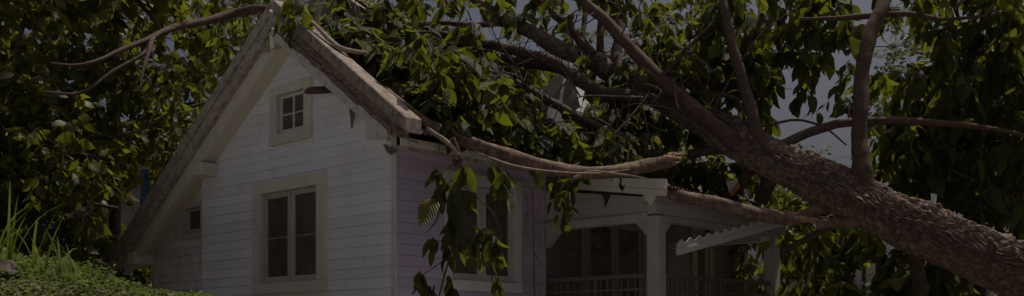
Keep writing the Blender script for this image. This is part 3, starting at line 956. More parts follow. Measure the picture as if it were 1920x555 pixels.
def trunk_mesh(name, pts, rad, mat, parent, sides=340, step=0.014, depth=0.06):
    """trunk with plated bark: ridges run crosswise and break up into plates"""
    path, rr = catmull(pts, rad, 40)
    # resample evenly
    P = np.array(path); R = np.array(rr)
    L = np.concatenate([[0], np.cumsum(np.linalg.norm(np.diff(P, axis=0), axis=1))])
    n = int(L[-1] / step)
    l = np.linspace(0, L[-1], n)
    P = np.stack([np.interp(l, L, P[:, k]) for k in range(3)], 1); R = np.interp(l, L, R)
    T = np.gradient(P, axis=0); T /= np.linalg.norm(T, axis=1)[:, None]
    up = np.array([0, 0, 1.0])
    N = np.cross(T, up); N /= np.linalg.norm(N, axis=1)[:, None]
    B = np.cross(N, T)
    ang = np.arange(sides) / sides * 2 * np.pi
    A, LL = np.meshgrid(ang, l)
    RR = R[:, None] * np.ones_like(A)
    t1, t2, t3, t4 = (lattice(256, 64, k) for k in (1, 2, 3, 4))
    per = 64
    au = A / (2 * np.pi)
    # furrows run along the trunk, wander sideways and fork; cross cracks cut them into plates
    warp = (vnoise(t1, LL * 2.2, au * 16) - 0.5) * 0.09 + (vnoise(t2, LL * 7, au * 32) - 0.5) * 0.030
    twist = 0.055 * LL
    ph = (au + warp + twist) * 46
    ridge = np.abs((ph % 1.0) - 0.5) * 2
    ridge = 1 - (1 - ridge) ** 2.0
    cell = np.floor(ph)
    hsh = np.modf(np.abs(np.sin(cell * 12.9898) * 43758.5453))[0]
    pc = (LL + hsh * 0.6 + (vnoise(t3, LL * 7, au * 64) - 0.5) * 0.10) / (0.24 + 0.20 * hsh)
    cross = np.abs((pc % 1.0) - 0.5) * 2
    cross = 1 - np.clip(1 - cross * 3.0, 0, 1) ** 2
    brk = vnoise(t3, LL * 14, au * 64)
    plates = cross * (0.55 + 0.45 * np.clip((brk - 0.25) * 2.5, 0, 1))
    fine = vnoise(t4, LL * 40, au * 192 % 64)
    lump = vnoise(t2, LL * 2.2, au * 8) - 0.5
    scars = vnoise(t1, LL * 1.5 + 40, au * 8)
    ring = np.exp(-((LL % 0.93) - 0.45 - 0.10 * np.sin(A + LL)) ** 2 / 0.0012)
    D = depth * (0.95 * ridge * plates + 0.18 * fine + 0.45 * ring * plates) + 0.16 * RR * lump + 0.10 * RR * np.clip(scars - 0.72, 0, 1) * 4
    RR = RR - depth * 0.6 + D * np.clip(RR / 0.28, 0.25, 1.0)
    V = P[:, None, :] + (N[:, None, :] * np.cos(A)[..., None] + B[:, None, :] * np.sin(A)[..., None]) * RR[..., None]
    V = V.reshape(-1, 3)
    i0 = np.arange(n * sides).reshape(n, sides)
    F = np.stack([i0[:-1], np.roll(i0, -1, 1)[:-1], np.roll(i0, -1, 1)[1:], i0[1:]], -1).reshape(-1, 4)
    me = bpy.data.meshes.new(name)
    me.from_pydata(V.tolist(), [], F.tolist() + [i0[0].tolist()] + [i0[-1][::-1].tolist()])
    me.polygons.foreach_set('use_smooth', [True] * len(me.polygons))
    me.materials.append(mat)
    o = bpy.data.objects.new(name, me)
    link(o, parent)
    return [Vector(p) for p in P[::12]]

def PXP(lst):
    return [px(*p) for p in lst]
def rpx(r, d):
    return r / FPX * d

TR = [(2230, 655, 11.4, 66), (2080, 585, 11.7, 56), (1930, 515, 12.0, 52), (1800, 460, 12.3, 47), (1680, 410, 12.7, 44), (1560, 352, 13.1, 40), (1450, 298, 13.6, 34), (1360, 249, 14.0, 31), (1290, 210, 14.4, 26), (1210, 166, 14.8, 21), (1140, 128, 15.1, 17), (1085, 103, 15.3, 13)]
pts = PXP([t[:3] for t in TR]); rad = [rpx(t[3], t[2]) for t in TR]
fc.add_skel(trunk_mesh('trunk', pts, rad, M['bark'], tree)[: -1])

def limb(lst, mat='limb', name='limb', n=7, sides=12, amp=0.13, parent=None, crown=None, label=None):
    """lst: (x, y, depth, radius in photo pixels)"""
    pts = PXP([t[:3] for t in lst]); rad = [rpx(t[3], t[2]) for t in lst]
    path, rr = catmull(pts, rad, n)
    V, F = tube_arrays(path, rr, sides, rfun=knobbly(len(C.objects) * 0.37, amp))
    o = mesh_obj(name, V, F, M[mat], parent or tree, smooth=True)
    (crown or fc).add_skel(path)
    if label:
        o['label'] = label
    return o

limb([(1150, 135, 15.1, 22), (1117, 116, 15.25, 18), (1057, 96, 15.4, 15), (1006, 66, 15.5, 13), (956, 40, 15.6, 11), (910, 12, 15.6, 9), (850, -25, 15.7, 7), (770, -60, 15.8, 4)], 'bark')
limb([(1112, 108, 15.2, 11), (1072, 56, 15.4, 9), (1037, 25, 15.5, 8), (1005, -6, 15.6, 7), (960, -60, 15.8, 4)])
limb([(1385, 272, 13.8, 22), (1358, 250, 13.7, 17), (1334, 230, 13.65, 14), (1284, 187, 13.75, 13), (1233, 141, 13.9, 12), (1183, 91, 14.0, 11), (1137, 40, 14.1, 10), (1087, -4, 14.2, 9), (1030, -70, 14.4, 6)])
limb([(1290, 206, 14.4, 14), (1240, 190, 14.4, 13), (1203, 183, 14.4, 12), (1153, 177, 14.4, 12), (1112, 165, 14.45, 12), (1072, 141, 14.5, 12), (1042, 119, 14.5, 11), (981, 99, 14.6, 10), (930, 86, 14.7, 9), (880, 76, 14.8, 8), (830, 65, 14.9, 7), (770, 62, 15, 4)])
limb([(1215, 270, 14.2, 8), (1153, 252, 14.2, 9), (1097, 227, 14.2, 9), (1047, 199, 14.3, 9), (1011, 179, 14.35, 8), (961, 152, 14.4, 8), (910, 134, 14.5, 7), (860, 118, 14.6, 6), (815, 100, 14.7, 4)])
limb([(1075, 136, 15.2, 8), (1031, 126, 15.2, 9), (971, 114, 15.2, 9), (910, 98, 15.2, 8), (850, 98, 15.3, 6), (790, 110, 15.3, 4)])
limb([(1010, 70, 15.7, 5), (966, 49, 15.75, 5), (935, 45, 15.8, 5), (880, 47, 15.85, 5), (820, 43, 15.9, 4), (740, 52, 16.0, 3)])
limb([(1162, 152, 15.0, 18), (1155, 105, 15.1, 11), (1162, 55, 15.2, 9), (1148, -2, 15.3, 8), (1130, -70, 15.4, 5)])
limb([(1125, 105, 15.5, 8), (1126, 65, 15.5, 7), (1128, 25, 15.6, 6), (1136, -20, 15.7, 5)])
limb([(1092, 80, 15.6, 6), (1095, 45, 15.7, 5), (1098, 10, 15.8, 5), (1085, -40, 15.9, 4)])
limb([(1322, 235, 14.2, 20), (1318, 205, 14.2, 13), (1318, 180, 14.25, 11), (1321, 145, 14.3, 10), (1334, 101, 14.4, 9), (1352, 50, 14.5, 8), (1362, -5, 14.6, 7), (1380, -80, 14.8, 4)])
limb([(1243, 141, 13.85, 4), (1284, 96, 13.8, 3.5), (1312, 66, 13.8, 3), (1333, 46, 13.8, 2.5), (1345, 20, 13.8, 1.5)])
limb([(1436, 292, 13.6, 24), (1427, 268, 13.6, 15), (1416, 235, 13.6, 12), (1400, 177, 13.7, 11), (1376, 95, 13.8, 10), (1362, 35, 13.9, 9), (1352, -20, 14, 8), (1320, -110, 14.2, 5)])
limb([(1622, 372, 12.9, 34), (1617, 340, 12.85, 23), (1614, 300, 12.85, 16.5), (1612, 255, 12.9, 15), (1613, 202, 12.95, 15), (1618, 126, 13.05, 14), (1633, 60, 13.15, 14), (1653, 15, 13.25, 13), (1672, -40, 13.4, 11), (1700, -130, 13.6, 7)])
limb([(1415, 300, 13.7, 9), (1466, 272, 13.6, 9), (1522, 247, 13.5, 8.5), (1582, 231, 13.4, 8), (1673, 226, 13.3, 7.5), (1749, 230, 13.2, 6.5), (1850, 240, 13.2, 5), (1960, 262, 13.3, 3)])
limb([(1410, 240, 13.7, 3), (1450, 232, 13.75, 3), (1497, 225, 13.8, 2.6), (1547, 240, 13.8, 2.2), (1587, 272, 13.8, 1.5)], sides=6)
limb([(1500, 36, 13.6, 3), (1552, 35, 13.5, 4), (1590, 33, 13.4, 5), (1633, 30, 13.35, 6), (1703, 26, 13.4, 5), (1769, 36, 13.5, 4), (1850, 30, 13.7, 2)])
limb([(1330, 174, 14.0, 4), (1375, 182, 13.9, 4), (1398, 208, 13.75, 5)], sides=8)
limb([(1290, 290, 14.2, 9), (1340, 280, 14.1, 10), (1390, 280, 13.9, 11)])
limb([(1245, 350, 13.25, 9), (1262, 364, 13.2, 11), (1330, 379, 13.15, 12), (1400, 396, 13.1, 13), (1470, 410, 13.05, 13), (1512, 404, 13.05, 13), (1545, 388, 13.1, 17), (1580, 372, 13.1, 20)], 'deadlimb', label='peeling torn limb lying on the porch roof edge')
limb([(1530, 425, 12.9, 5), (1570, 418, 12.85, 9), (1625, 413, 12.8, 14), (1665, 405, 12.8, 18)], 'deadlimb')
limb([(1465, 470, 13.6, 6), (1500, 455, 13.4, 6), (1545, 430, 13.1, 7), (1585, 405, 13.0, 8)], 'limb')
limb([(1384, 362, 14.4, 10), (1396, 335, 14.3, 11), (1415, 305, 14.1, 14)])
limb([(1425, 380, 14.3, 12), (1440, 345, 14.2, 14), (1452, 310, 13.9, 18)])
limb([(1735, 600, 13.2, 12), (1728, 545, 13.0, 12), (1712, 480, 12.8, 12), (1690, 420, 12.7, 14)], name='limb')
limb([(1218, 172, 13.9, 2), (1185, 215, 13.75, 1.8), (1140, 262, 13.65, 1.5), (1095, 297, 13.6, 1)], 'stick', sides=6)
limb([(1205, 182, 14.0, 2), (1150, 180, 13.9, 1.6), (1095, 180, 13.9, 1.3), (1050, 196, 13.9, 0.9)], 'stick', sides=6)
limb([(1155, 256, 13.9, 1.8), (1115, 250, 13.8, 1.5), (1080, 252, 13.75, 1.2), (1050, 262, 13.7, 0.8)], 'stick', sides=6)
limb([(1340, 200, 13.7, 1.8), (1380, 130, 13.5, 1.5), (1430, 60, 13.4, 1.2), (1500, 10, 13.3, 0.8)], sides=6)
# splintered wood where the limb tore from the trunk
for k in range(9):
    x0 = 1478 + k * 8; y0 = 400 + k * 0.5
    a = px(x0, y0 + random.uniform(0, 22), 13.0); b = px(x0 + random.uniform(25, 50), y0 + random.uniform(10, 30), 12.93)
    tube_obj('torn_splinter', [a, a.lerp(b, 0.5) + Vector((0, -0.02, 0.01)), b], [0.012, 0.022, 0.003], M['torn'], tree, 5, 2)
# bough that reaches over the roof peak to the left
limb([(780, 60, 16.2, 7), (700, 48, 16.4, 8), (640, 38, 16.4, 8), (590, 30, 16.4, 8), (520, 20, 16.5, 8.5), (480, 18, 16.6, 8.5), (439, 25, 16.7, 8), (384, 40, 16.3, 7), (323, 53, 15.8, 6.5), (273, 76, 15.3, 5.5), (222, 96, 14.9, 4.5), (182, 114, 14.6, 3.6), (140, 122, 14.4, 2.6), (95, 118, 14.3, 1.6)], label='long bough reaching over the roof peak')
limb([(325, 52, 15.8, 5), (290, 68, 15.4, 4.5), (280, 95, 15.1, 4), (268, 132, 14.9, 3), (262, 170, 14.8, 2)], sides=8)
limb([(283, 74, 15.4, 4), (270, 100, 15.1, 3.6), (212, 134, 14.8, 3.3), (151, 174, 14.5, 3), (80, 172, 14.3, 2)], sides=8)
limb([(300, 56, 17.0, 5), (284, 30, 17.1, 4.5), (257, -2, 17.2, 4), (240, -60, 17.3, 3)], sides=8)
limb([(450, 155, 16.6, 2.0), (394, 190, 16.6, 3), (323, 210, 16.6, 3), (260, 245, 16.6, 2.5), (170, 262, 16.7, 2)], sides=8)

# leaves of the fallen tree -------------------------------------------------
GAP = [[(1448, 118), (1600, 110), (1602, 300), (1470, 300), (1438, 262), (1440, 190)], [(1640, 40), (1770, 45), (1760, 105), (1650, 125)]]
DORM = [(998, 128), (1050, 118), (1118, 150), (1118, 205), (1060, 238), (1000, 205)]
DORM = [(1050 + (x - 1050) * 1.12, 180 + (y - 180) * 1.12) for x, y in DORM]
UPN = np.array((0.397, -0.366, 0.84))
def mat_on_roof(n, a_rng, s_rng, h_rng, size=0.29, nl=(6, 10)):
    for _ in range(n):
        a = rng.uniform(*a_rng); s_ = rng.uniform(*s_rng)
        z = ZR - 0.70 * abs(a - A0) + rng.uniform(*h_rng)
        p = np.array(H(a, s_, z))
        qx, qy = topx(p)
        if in_poly(qx, qy, DORM):
            continue
        b = p + rand_unit() * 0.35 + np.array([0, 0, 0.1])
        spray(fc, p, b, int(rng.integers(nl[0], nl[1] + 1)), size, 0.5, flat=UPN if rng.random() < 0.7 else None, stalk=0.006)
mat_on_roof(210, (-0.45, 2.0), (0.15, 1.8), (0.06, 0.45))
mat_on_roof(150, (-0.7, 0.3), (0.3, 6.0), (0.02, 0.45))
mat_on_roof(260, (-0.4, 2.0), (1.2, 4.5), (0.08, 0.75))
mat_on_roof(140, (-0.4, 2.0), (4.0, 7.5), (0.08, 0.6))
# over the ridge and above the roof
fill(fc, [(640, -60), (900, -60), (900, 60), (1000, 110), (1000, 160), (760, 130), (690, 80), (640, 40)], 14.0, 15.8, 75, size=0.31)
fill(fc, [(700, 60), (900, 110), (1100, 230), (1180, 300), (1000, 290), (860, 210), (780, 170)], 14.5, 15.3, 70, size=0.30, avoid=[DORM])
fill(fc, [(740, 70), (860, 70), (940, 110), (950, 215), (880, 205), (815, 180)], 12.4, 13.5, 45, size=0.29)
fill(fc, [(940, 220), (1130, 235), (1260, 250), (1265, 296), (1150, 308), (1040, 292)], 13.3, 14.2, 50, size=0.29)
# around the limbs in the middle
fill(fc, [(900, -80), (1330, -80), (1330, 60), (1240, 60), (1180, 20), (900, 10)], 14.2, 16.0, 50, size=0.30)
fill(fc, [(1090, 100), (1210, 130), (1320, 230), (1300, 320), (1170, 310), (1080, 260)], 14.4, 15.4, 60, size=0.30, avoid=[DORM])
fill(fc, [(1180, 30), (1330, 20), (1340, 180), (1270, 150), (1200, 90)], 13.8, 15.2, 40, size=0.29)
# right hand crown, hanging
fill(fc, [(1320, -90), (1560, -90), (1580, 20), (1550, 90), (1470, 110), (1440, 190), (1430, 220), (1340, 200), (1320, 60)], 13.9, 15.6, 150, size=0.33, avoid=GAP)
fill(fc, [(1560, -90), (1990, -90), (1990, 60), (1780, 60), (1700, 20), (1640, 60), (1560, 60)], 13.4, 15.6, 90, size=0.34, avoid=GAP)
fill(fc, [(1760, 30), (1990, 30), (1990, 420), (1850, 360), (1700, 300), (1640, 260), (1640, 130), (1700, 110)], 13.5, 15.8, 250, size=0.34, avoid=GAP)
fill(fc, [(1640, 250), (1990, 400), (1990, 470), (1800, 410), (1650, 320)], 13.4, 15.0, 60, size=0.30)
fill(fc, [(1275, 300), (1420, 308), (1400, 360), (1290, 350)], 14.7, 15.6, 28, size=0.27)
fill(fc, [(890, -50), (1085, -50), (1085, 50), (970, 55)], 15.4, 16.4, 26, size=0.27)
fill(fc, [(1490, 120), (1535, 120), (1530, 165), (1495, 165)], 13.7, 14.2, 4, nl=(3, 5), size=0.27, droop=1.3)
fill(fc, [(1575, 110), (1606, 110), (1604, 210), (1585, 200)], 13.2, 14.0, 9, nl=(3, 5), size=0.25)
for _ in range(90):                      # bare, snapped twigs tangled among the leaves
    q = px(rng.uniform(860, 1330), rng.uniform(0, 290), rng.uniform(13.2, 14.6))
    b_ = fc.nearest(np.array(q))
    if np.linalg.norm(b_ - np.array(q)) > 1.3:
        continue
    e_ = b_ + (np.array(q) - b_) * 1.0 + rng.normal(size=3) * 0.25
    m_ = (b_ + e_) / 2 + rng.normal(size=3) * 0.12
    fc.twig([b_, m_, e_, e_ + (e_ - m_) * 0.6 + rng.normal(size=3) * 0.12], 0.011, 0.003)
# below the trunk
fill(fc, [(1480, 410), (1580, 420), (1700, 450), (1930, 560), (1930, 620), (1480, 620), (1470, 470)], 13.4, 15.2, 150, size=0.31, avoid=[[(1590, 455), (1650, 470), (1640, 540), (1590, 530)]])
# a few dark leaves over the peak
fill(fc, [(532, -4), (575, -4), (572, 14), (536, 14)], 12.9, 13.3, 6, nl=(4, 5), size=0.26, droop=1.2)
# leaves along the left bough
fill(fc, [(90, 60), (300, 70), (480, 20), (480, 90), (340, 190), (100, 200)], 16.2, 17.6, 40, size=0.29)

# ------------------------------------------------------------------ broken bough on the eave
bough = thing('broken_bough', px(1060, 318, 12.95), 'broken bough with splintered pale end lying along the cottage eave', 'branch')
bl = [(720, 168, 12.45, 9), (775, 214, 12.35, 10), (830, 246, 12.45, 11), (900, 274, 12.55, 12), (1000, 305, 12.75, 12), (1075, 322, 12.9, 12), (1150, 322, 13.0, 12.5), (1215, 310, 13.1, 13), (1262, 300, 13.15, 13)]
path, rr = catmull(PXP([t[:3] for t in bl]), [rpx(t[3], t[2]) for t in bl], 8)
V, F = tube_arrays(path, rr, 14, rfun=knobbly(3.3, 0.14))
mesh_obj('bough_stem', V, F, M['deadlimb'], bough, smooth=True)
for k in range(12):
    a = px(1256 + random.uniform(-6, 4), 300 + random.uniform(-10, 10), 13.12 + random.uniform(-0.06, 0.06))
    b = a + Vector((random.uniform(0.08, 0.2), random.uniform(-0.03, 0.03), random.uniform(-0.02, 0.04)))
    tube_obj('splinter', [a, a.lerp(b, 0.5), b], [0.026, 0.02, 0.004], M['torn'], bough, 5, 2)
bc = Crown(bough, BIG, M['leaf1'], M['leafn'], 300)
bc.add_skel(path)
for lst in ([(800, 240, 12.2, 4), (840, 268, 12.15, 5), (862, 292, 12.1, 4)],
            [(890, 285, 12.3, 3), (960, 310, 12.3, 2.5), (1040, 322, 12.5, 2), (1120, 325, 12.7, 2), (1180, 318, 12.8, 1)],
            [(1075, 335, 12.8, 4), (1110, 322, 12.75, 3), (1170, 328, 12.7, 2.5), (1210, 334, 12.7, 1)]):
    limb(lst, 'stick', 'twig', sides=7, parent=bough, crown=bc)
fill(bc, [(1015, 325), (1075, 325), (1070, 350), (1020, 345)], 12.7, 12.95, 7, nl=(4, 6), size=0.28, droop=1.4)
fill(bc, [(900, 290), (960, 305), (975, 320), (930, 315)], 12.3, 12.6, 2, nl=(2, 3), size=0.27, droop=1.5)

# ------------------------------------------------------------------ leafy shoot hanging in front of the side window
sprig = thing('hanging_shoot', px(850, 262, 12.1), 'leafy shoot hanging from the eave in front of the side window', 'branch')
sc_ = Crown(sprig, BIG, M['leaf1'], M['leafn'], 300)
for lst in ([(850, 258, 12.15, 3.5), (862, 292, 12.1, 3.2), (862, 320, 12.08, 3), (858, 380, 12.05, 2.8), (852, 450, 12.05, 2.5), (838, 500, 12.05, 2), (822, 560, 12.05, 1.5)],
            [(862, 300, 12.1, 2), (835, 318, 12.05, 1.6), (815, 330, 12.0, 1)],
            [(860, 330, 12.08, 1.8), (838, 345, 12.0, 1.4), (820, 372, 12.0, 1)],
            [(862, 345, 12.08, 1.5), (885, 362, 12.1, 1.2), (925, 400, 12.15, 1), (940, 440, 12.15, 0.8)],
            [(854, 440, 12.05, 1.6), (880, 470, 12.0, 1.4), (915, 500, 12.0, 1.2), (930, 560, 12.0, 1)],
            [(852, 445, 12.05, 1.4), (825, 452, 12.0, 1.2), (808, 458, 12.0, 1)],
            [(845, 480, 12.05, 1.4), (815, 500, 12.0, 1.1), (785, 520, 12.0, 0.8)],
            [(856, 400, 12.05, 1.4), (890, 425, 12.0, 1.2), (915, 440, 12.0, 1)]):
    limb(lst, 'limb', 'stem', sides=6, parent=sprig, crown=sc_, n=6)
for (x, y, nl, sz) in ((818, 318, 3, .25), (832, 345, 3, .24), (870, 305, 3, .27), (850, 350, 4, .24), (822, 372, 3, .27), (860, 385, 3, .25), (852, 410, 4, .25),
                       (875, 360, 2, .24), (920, 305, 2, .27), (945, 325, 3, .27), (900, 430, 6, .26), (925, 445, 6, .25), (890, 450, 4, .24), (810, 450, 5, .22), (835, 455, 4, .22),
                       (786, 512, 4, .24), (840, 520, 4, .24), (815, 535, 4, .22), (935, 465, 3, .22), (850, 545, 4, .24), (905, 470, 4, .22), (930, 520, 2, .18), (868, 440, 3, .24)):
    c = np.array(px(x, y - 6, 12.0 + rng.uniform(-0.08, 0.12)))
    spray(sc_, c, sc_.nearest(c), nl + 2, sz * 1.4, 1.8, spread=0.16, tl=0.12, stalk=0.004)
# bare twigs by the porch corner
for lst in ([(985, 352, 12.9, 1.2), (990, 395, 12.9, 1.2), (985, 420, 12.85, 1), (1000, 470, 12.85, .9), (1018, 500, 12.85, .6)],
            [(987, 402, 12.9, 1), (1010, 418, 12.85, .9), (1045, 410, 12.85, .7), (1060, 425, 12.85, .5)],
            [(998, 345, 12.9, 1.2), (1000, 430, 12.95, 1.1), (1002, 555, 13.0, 1)]):
    limb(lst, 'limb', 'twig', sides=5, parent=bough, crown=bc, n=5)

# stick on the rake, stub through the soffit
st1 = thing('broken_stick', px(617, 72, 12.9), 'pale broken stick resting on the right rake of the roof', 'stick')
tube_obj('stick_stem', PXP([(584, 40, 13.15), (600, 56, 13.05), (617, 73, 12.95), (640, 91, 12.85), (688, 100, 12.9)]), [0.022, 0.03, 0.033, 0.036, 0.022], M['stick'], st1, 9, 6)
tube_obj('stick_fork', PXP([(592, 46, 13.1), (602, 36, 13.15), (610, 28, 13.2)]), [0.014, 0.010, 0.005], M['stick'], st1, 6, 4)
st2 = thing('branch_stub', px(600, 170, 13.1), 'brown branch stub piercing the soffit beside the attic window', 'branch')
tube_obj('stub_stem', PXP([(570, 173, 12.95), (578, 171, 12.98), (600, 169, 13.05), (640, 168, 13.2)]), [0.008, 0.042, 0.048, 0.048], M['limb'], st2, 9, 6)

# ------------------------------------------------------------------ background trees
NBG = [(243, 285), (300, 285), (296, 345), (262, 385), (240, 385)]
def bg_tree(name, label, trunk, limbs, fills, group, mats=('bleaf1', 'bleafn'), templates=SMALL, n_single=300, size=0.26, droop=0.6):
    base = px(*trunk[0][:3])
    base = Vector((base.x, base.y, float(ground_h(base.x, base.y))))
    t = thing(name, base, label, 'tree', group)
    cr = Crown(t, templates, M[mats[0]], M[mats[1]], n_single, twigmat='bgbark')
    pts = [base] + PXP([q[:3] for q in trunk]); rad = [rpx(trunk[0][3] * 1.3, trunk[0][2])] + [rpx(q[3], q[2]) for q in trunk]
    path, rr = catmull(pts, rad, 6)
    V, F = tube_arrays(path, rr, 12, rfun=knobbly(base.x, 0.12))
    mesh_obj('trunk', V, F, M['bgbark'], t, smooth=True)
    cr.add_skel(path[4:])
    for lst in limbs:
        limb(lst, 'bgbark', 'limb', sides=8, parent=t, crown=cr, n=5)
    for (poly, d0, d1, n, kw) in fills:
        k = dict(size=size, droop=droop, nl=(7, 12), spread=0.5, tl=0.6, avoid=[NBG])
        k.update(kw)
        fill(cr, poly, d0, d1, n, **k)
    return t

bg_tree('broadleaf_tree', 'leafy green tree with forked trunk left of the cottage roof', [(215, 420, 19.5, 12), (215, 300, 19.5, 11), (208, 150, 19.6, 9), (222, 50, 19.7, 8), (228, -60, 19.8, 6)],
        [[(225, 20, 19.7, 7), (200, -150, 19.8, 6), (120, -320, 19.5, 5), (20, -500, 19, 3)], [(225, 0, 19.7, 6), (300, -180, 19.8, 5), (360, -400, 19.8, 3)], [(210, 180, 19.5, 7), (165, 105, 19.4, 6), (130, 50, 19.3, 5), (110, -40, 19.2, 3)], [(212, 230, 19.5, 7), (120, 200, 19.0, 5), (20, 190, 18.6, 3)],
         [(214, 260, 19.5, 6), (290, 210, 19.0, 5), (380, 190, 18.8, 3)], [(215, 330, 19.5, 6), (110, 330, 18.8, 5), (0, 320, 18.4, 3)]],
        [([(-80, 100), (150, 90), (330, 150), (400, 200), (340, 290), (270, 380), (-80, 330)], 17.0, 19.0, 330, {}),
         ([(-80, -100), (500, -100), (500, 60), (430, 120), (330, 180), (-80, 120)], 18.6, 21.0, 330, {}),
         ([(190, 430), (262, 465), (290, 545), (190, 545)], 17.6, 18.8, 45, {}),
         ([(-250, -620), (330, -560), (300, -160), (240, -90), (-250, -90)], 16.5, 21, 360, dict(size=0.36, spread=0.9, tl=1.0))], 'trees left of the cottage')  # last fill: unseen canopy above the view, added to shade leaves below
bg_tree('broadleaf_tree', 'dark shaded tree behind the grassy bank at far left', [(40, 430, 16.0, 11), (45, 330, 16.0, 10), (30, 250, 16.1, 8), (20, 180, 16.2, 5)],
        [[(25, 200, 16.2, 6), (40, 60, 16.8, 5), (60, -100, 17.2, 4), (0, -240, 17.4, 3)], [(42, 330, 16, 6), (120, 290, 15.6, 5), (210, 300, 15.4, 3)], [(42, 350, 16, 6), (-60, 300, 15.7, 4)], [(42, 390, 16, 6), (140, 380, 15.6, 4), (220, 390, 15.6, 3)]],
        [([(-90, 210), (100, 230), (225, 270), (205, 320), (170, 420), (130, 500), (-90, 500)], 14.6, 16.8, 330, {}),
         ([(-90, 100), (110, 110), (160, 180), (120, 240), (-90, 240)], 14.8, 16.4, 50, {}),
         ([(-250, -330), (210, -290), (230, 30), (-250, 30)], 15.2, 17.6, 230, dict(size=0.34, spread=0.8, tl=0.9)),  # mostly unseen upper crown, added to darken the left foliage
         ([(190, -230), (360, -230), (350, -40), (200, -40)], 16.3, 17.6, 90, dict(size=0.34, spread=0.8, tl=0.9))], 'trees left of the cottage')  # last fill: unseen leaves added to block sun from the lower left
bg_tree('broadleaf_tree', 'tall dense tree filling the upper left corner', [(60, 420, 24, 12), (70, 250, 24, 11), (90, 80, 24, 9), (80, -60, 24, 7)],
        [[(75, 200, 24, 6), (200, 120, 24, 5), (300, 60, 24, 3)], [(80, 150, 24, 6), (-20, 60, 24, 4)], [(70, 250, 24, 6), (200, 260, 24, 5), (330, 280, 24, 3)]],
        [([(-120, -140), (560, -140), (560, 20), (440, 120), (300, 330), (260, 470), (-120, 470)], 23, 26.5, 420, dict(size=0.3, spread=0.8, tl=0.9))], 'trees left of the cottage', n_single=150)
bg_tree('broadleaf_tree', 'leafy tree standing beyond the roof ridge', [(760, 430, 25, 10), (770, 250, 25, 9), (760, 100, 25, 8), (770, -40, 25, 6)],
        [[(765, 120, 25, 5), (650, 60, 25, 4), (560, 20, 25, 3)], [(765, 150, 25, 5), (900, 120, 25, 4), (1000, 130, 25, 3)]],
        [([(540, -140), (880, -140), (860, -20), (800, 30), (700, 60), (560, 40)], 23.5, 26, 40, dict(size=0.28, spread=0.8, tl=0.9)),
         ([(760, 90), (1000, 110), (1150, 160), (1300, 250), (1300, 330), (1000, 260), (800, 160)], 23.5, 26, 150, dict(size=0.28, spread=0.8, tl=0.9))], 'trees behind the cottage', n_single=60)
bg_tree('broadleaf_tree', 'leafy tree behind the far porch end and under the trunk', [(1560, 600, 19, 11), (1555, 500, 19, 10), (1540, 420, 19, 8), (1500, 340, 19, 5)],
        [[(1550, 470, 19, 6), (1450, 430, 18.8, 5), (1380, 400, 18.6, 3)], [(1550, 450, 19, 6), (1650, 400, 19, 4), (1740, 380, 19, 3)], [(1558, 520, 19, 6), (1480, 520, 18.6, 4)]],
        [([(1290, 300), (1450, 300), (1500, 330), (1640, 330), (1640, 440), (1590, 520), (1560, 640), (1380, 640), (1380, 420), (1290, 360)], 17.5, 20, 300, {}),
         ([(1640, 300), (1740, 330), (1800, 420), (1720, 470), (1660, 440)], 18, 20, 50, {})], 'trees behind the cottage', n_single=200)
bg_tree('broadleaf_tree', 'bright leafy tree behind the trunk at the far right', [(1830, 640, 18, 12), (1840, 500, 18, 11), (1830, 330, 18, 9), (1850, 150, 18, 7), (1840, 0, 18, 5)],
        [[(1850, 60, 18, 6), (1900, -100, 17, 5), (1960, -250, 16, 4), (2000, -380, 15.5, 3)], [(1835, 350, 18, 6), (1740, 280, 18, 4), (1660, 230, 18, 3)], [(1840, 250, 18, 6), (1760, 160, 18, 4), (1700, 120, 18, 3)], [(1838, 300, 18, 6), (1920, 220, 18, 4), (2000, 160, 18, 3)]],
        [([(1640, 130), (1760, 110), (1800, 20), (2010, 10), (2010, 430), (1850, 380), (1650, 290)], 16.8, 19.5, 260, dict(avoid=GAP)),
         ([(1750, 440), (2010, 560), (2010, 640), (1700, 640)], 16.8, 19, 70, {}),
         ([(1830, -420), (2250, -420), (2250, -60), (1840, -60)], 14.2, 17.4, 170, dict(size=0.36, spread=0.9, tl=1.0))], 'trees behind the cottage', n_single=200)  # last fill: unseen canopy added to shade the upper right corner
bg_tree('broadleaf_tree', 'leafy tree seen between the upright limbs', [(1390, 520, 21, 10), (1395, 350, 21, 9), (1390, 200, 21, 7), (1380, 60, 21, 5)],
        [[(1392, 240, 21, 5), (1300, 170, 21, 4), (1220, 110, 21, 3)], [(1390, 180, 21, 5), (1440, 110, 21, 3)]],
        [([(1180, -60), (1460, -60), (1450, 100), (1430, 200), (1410, 300), (1300, 300), (1220, 200), (1180, 80)], 19.8, 22.2, 110, {})], 'trees behind the cottage', n_single=150)
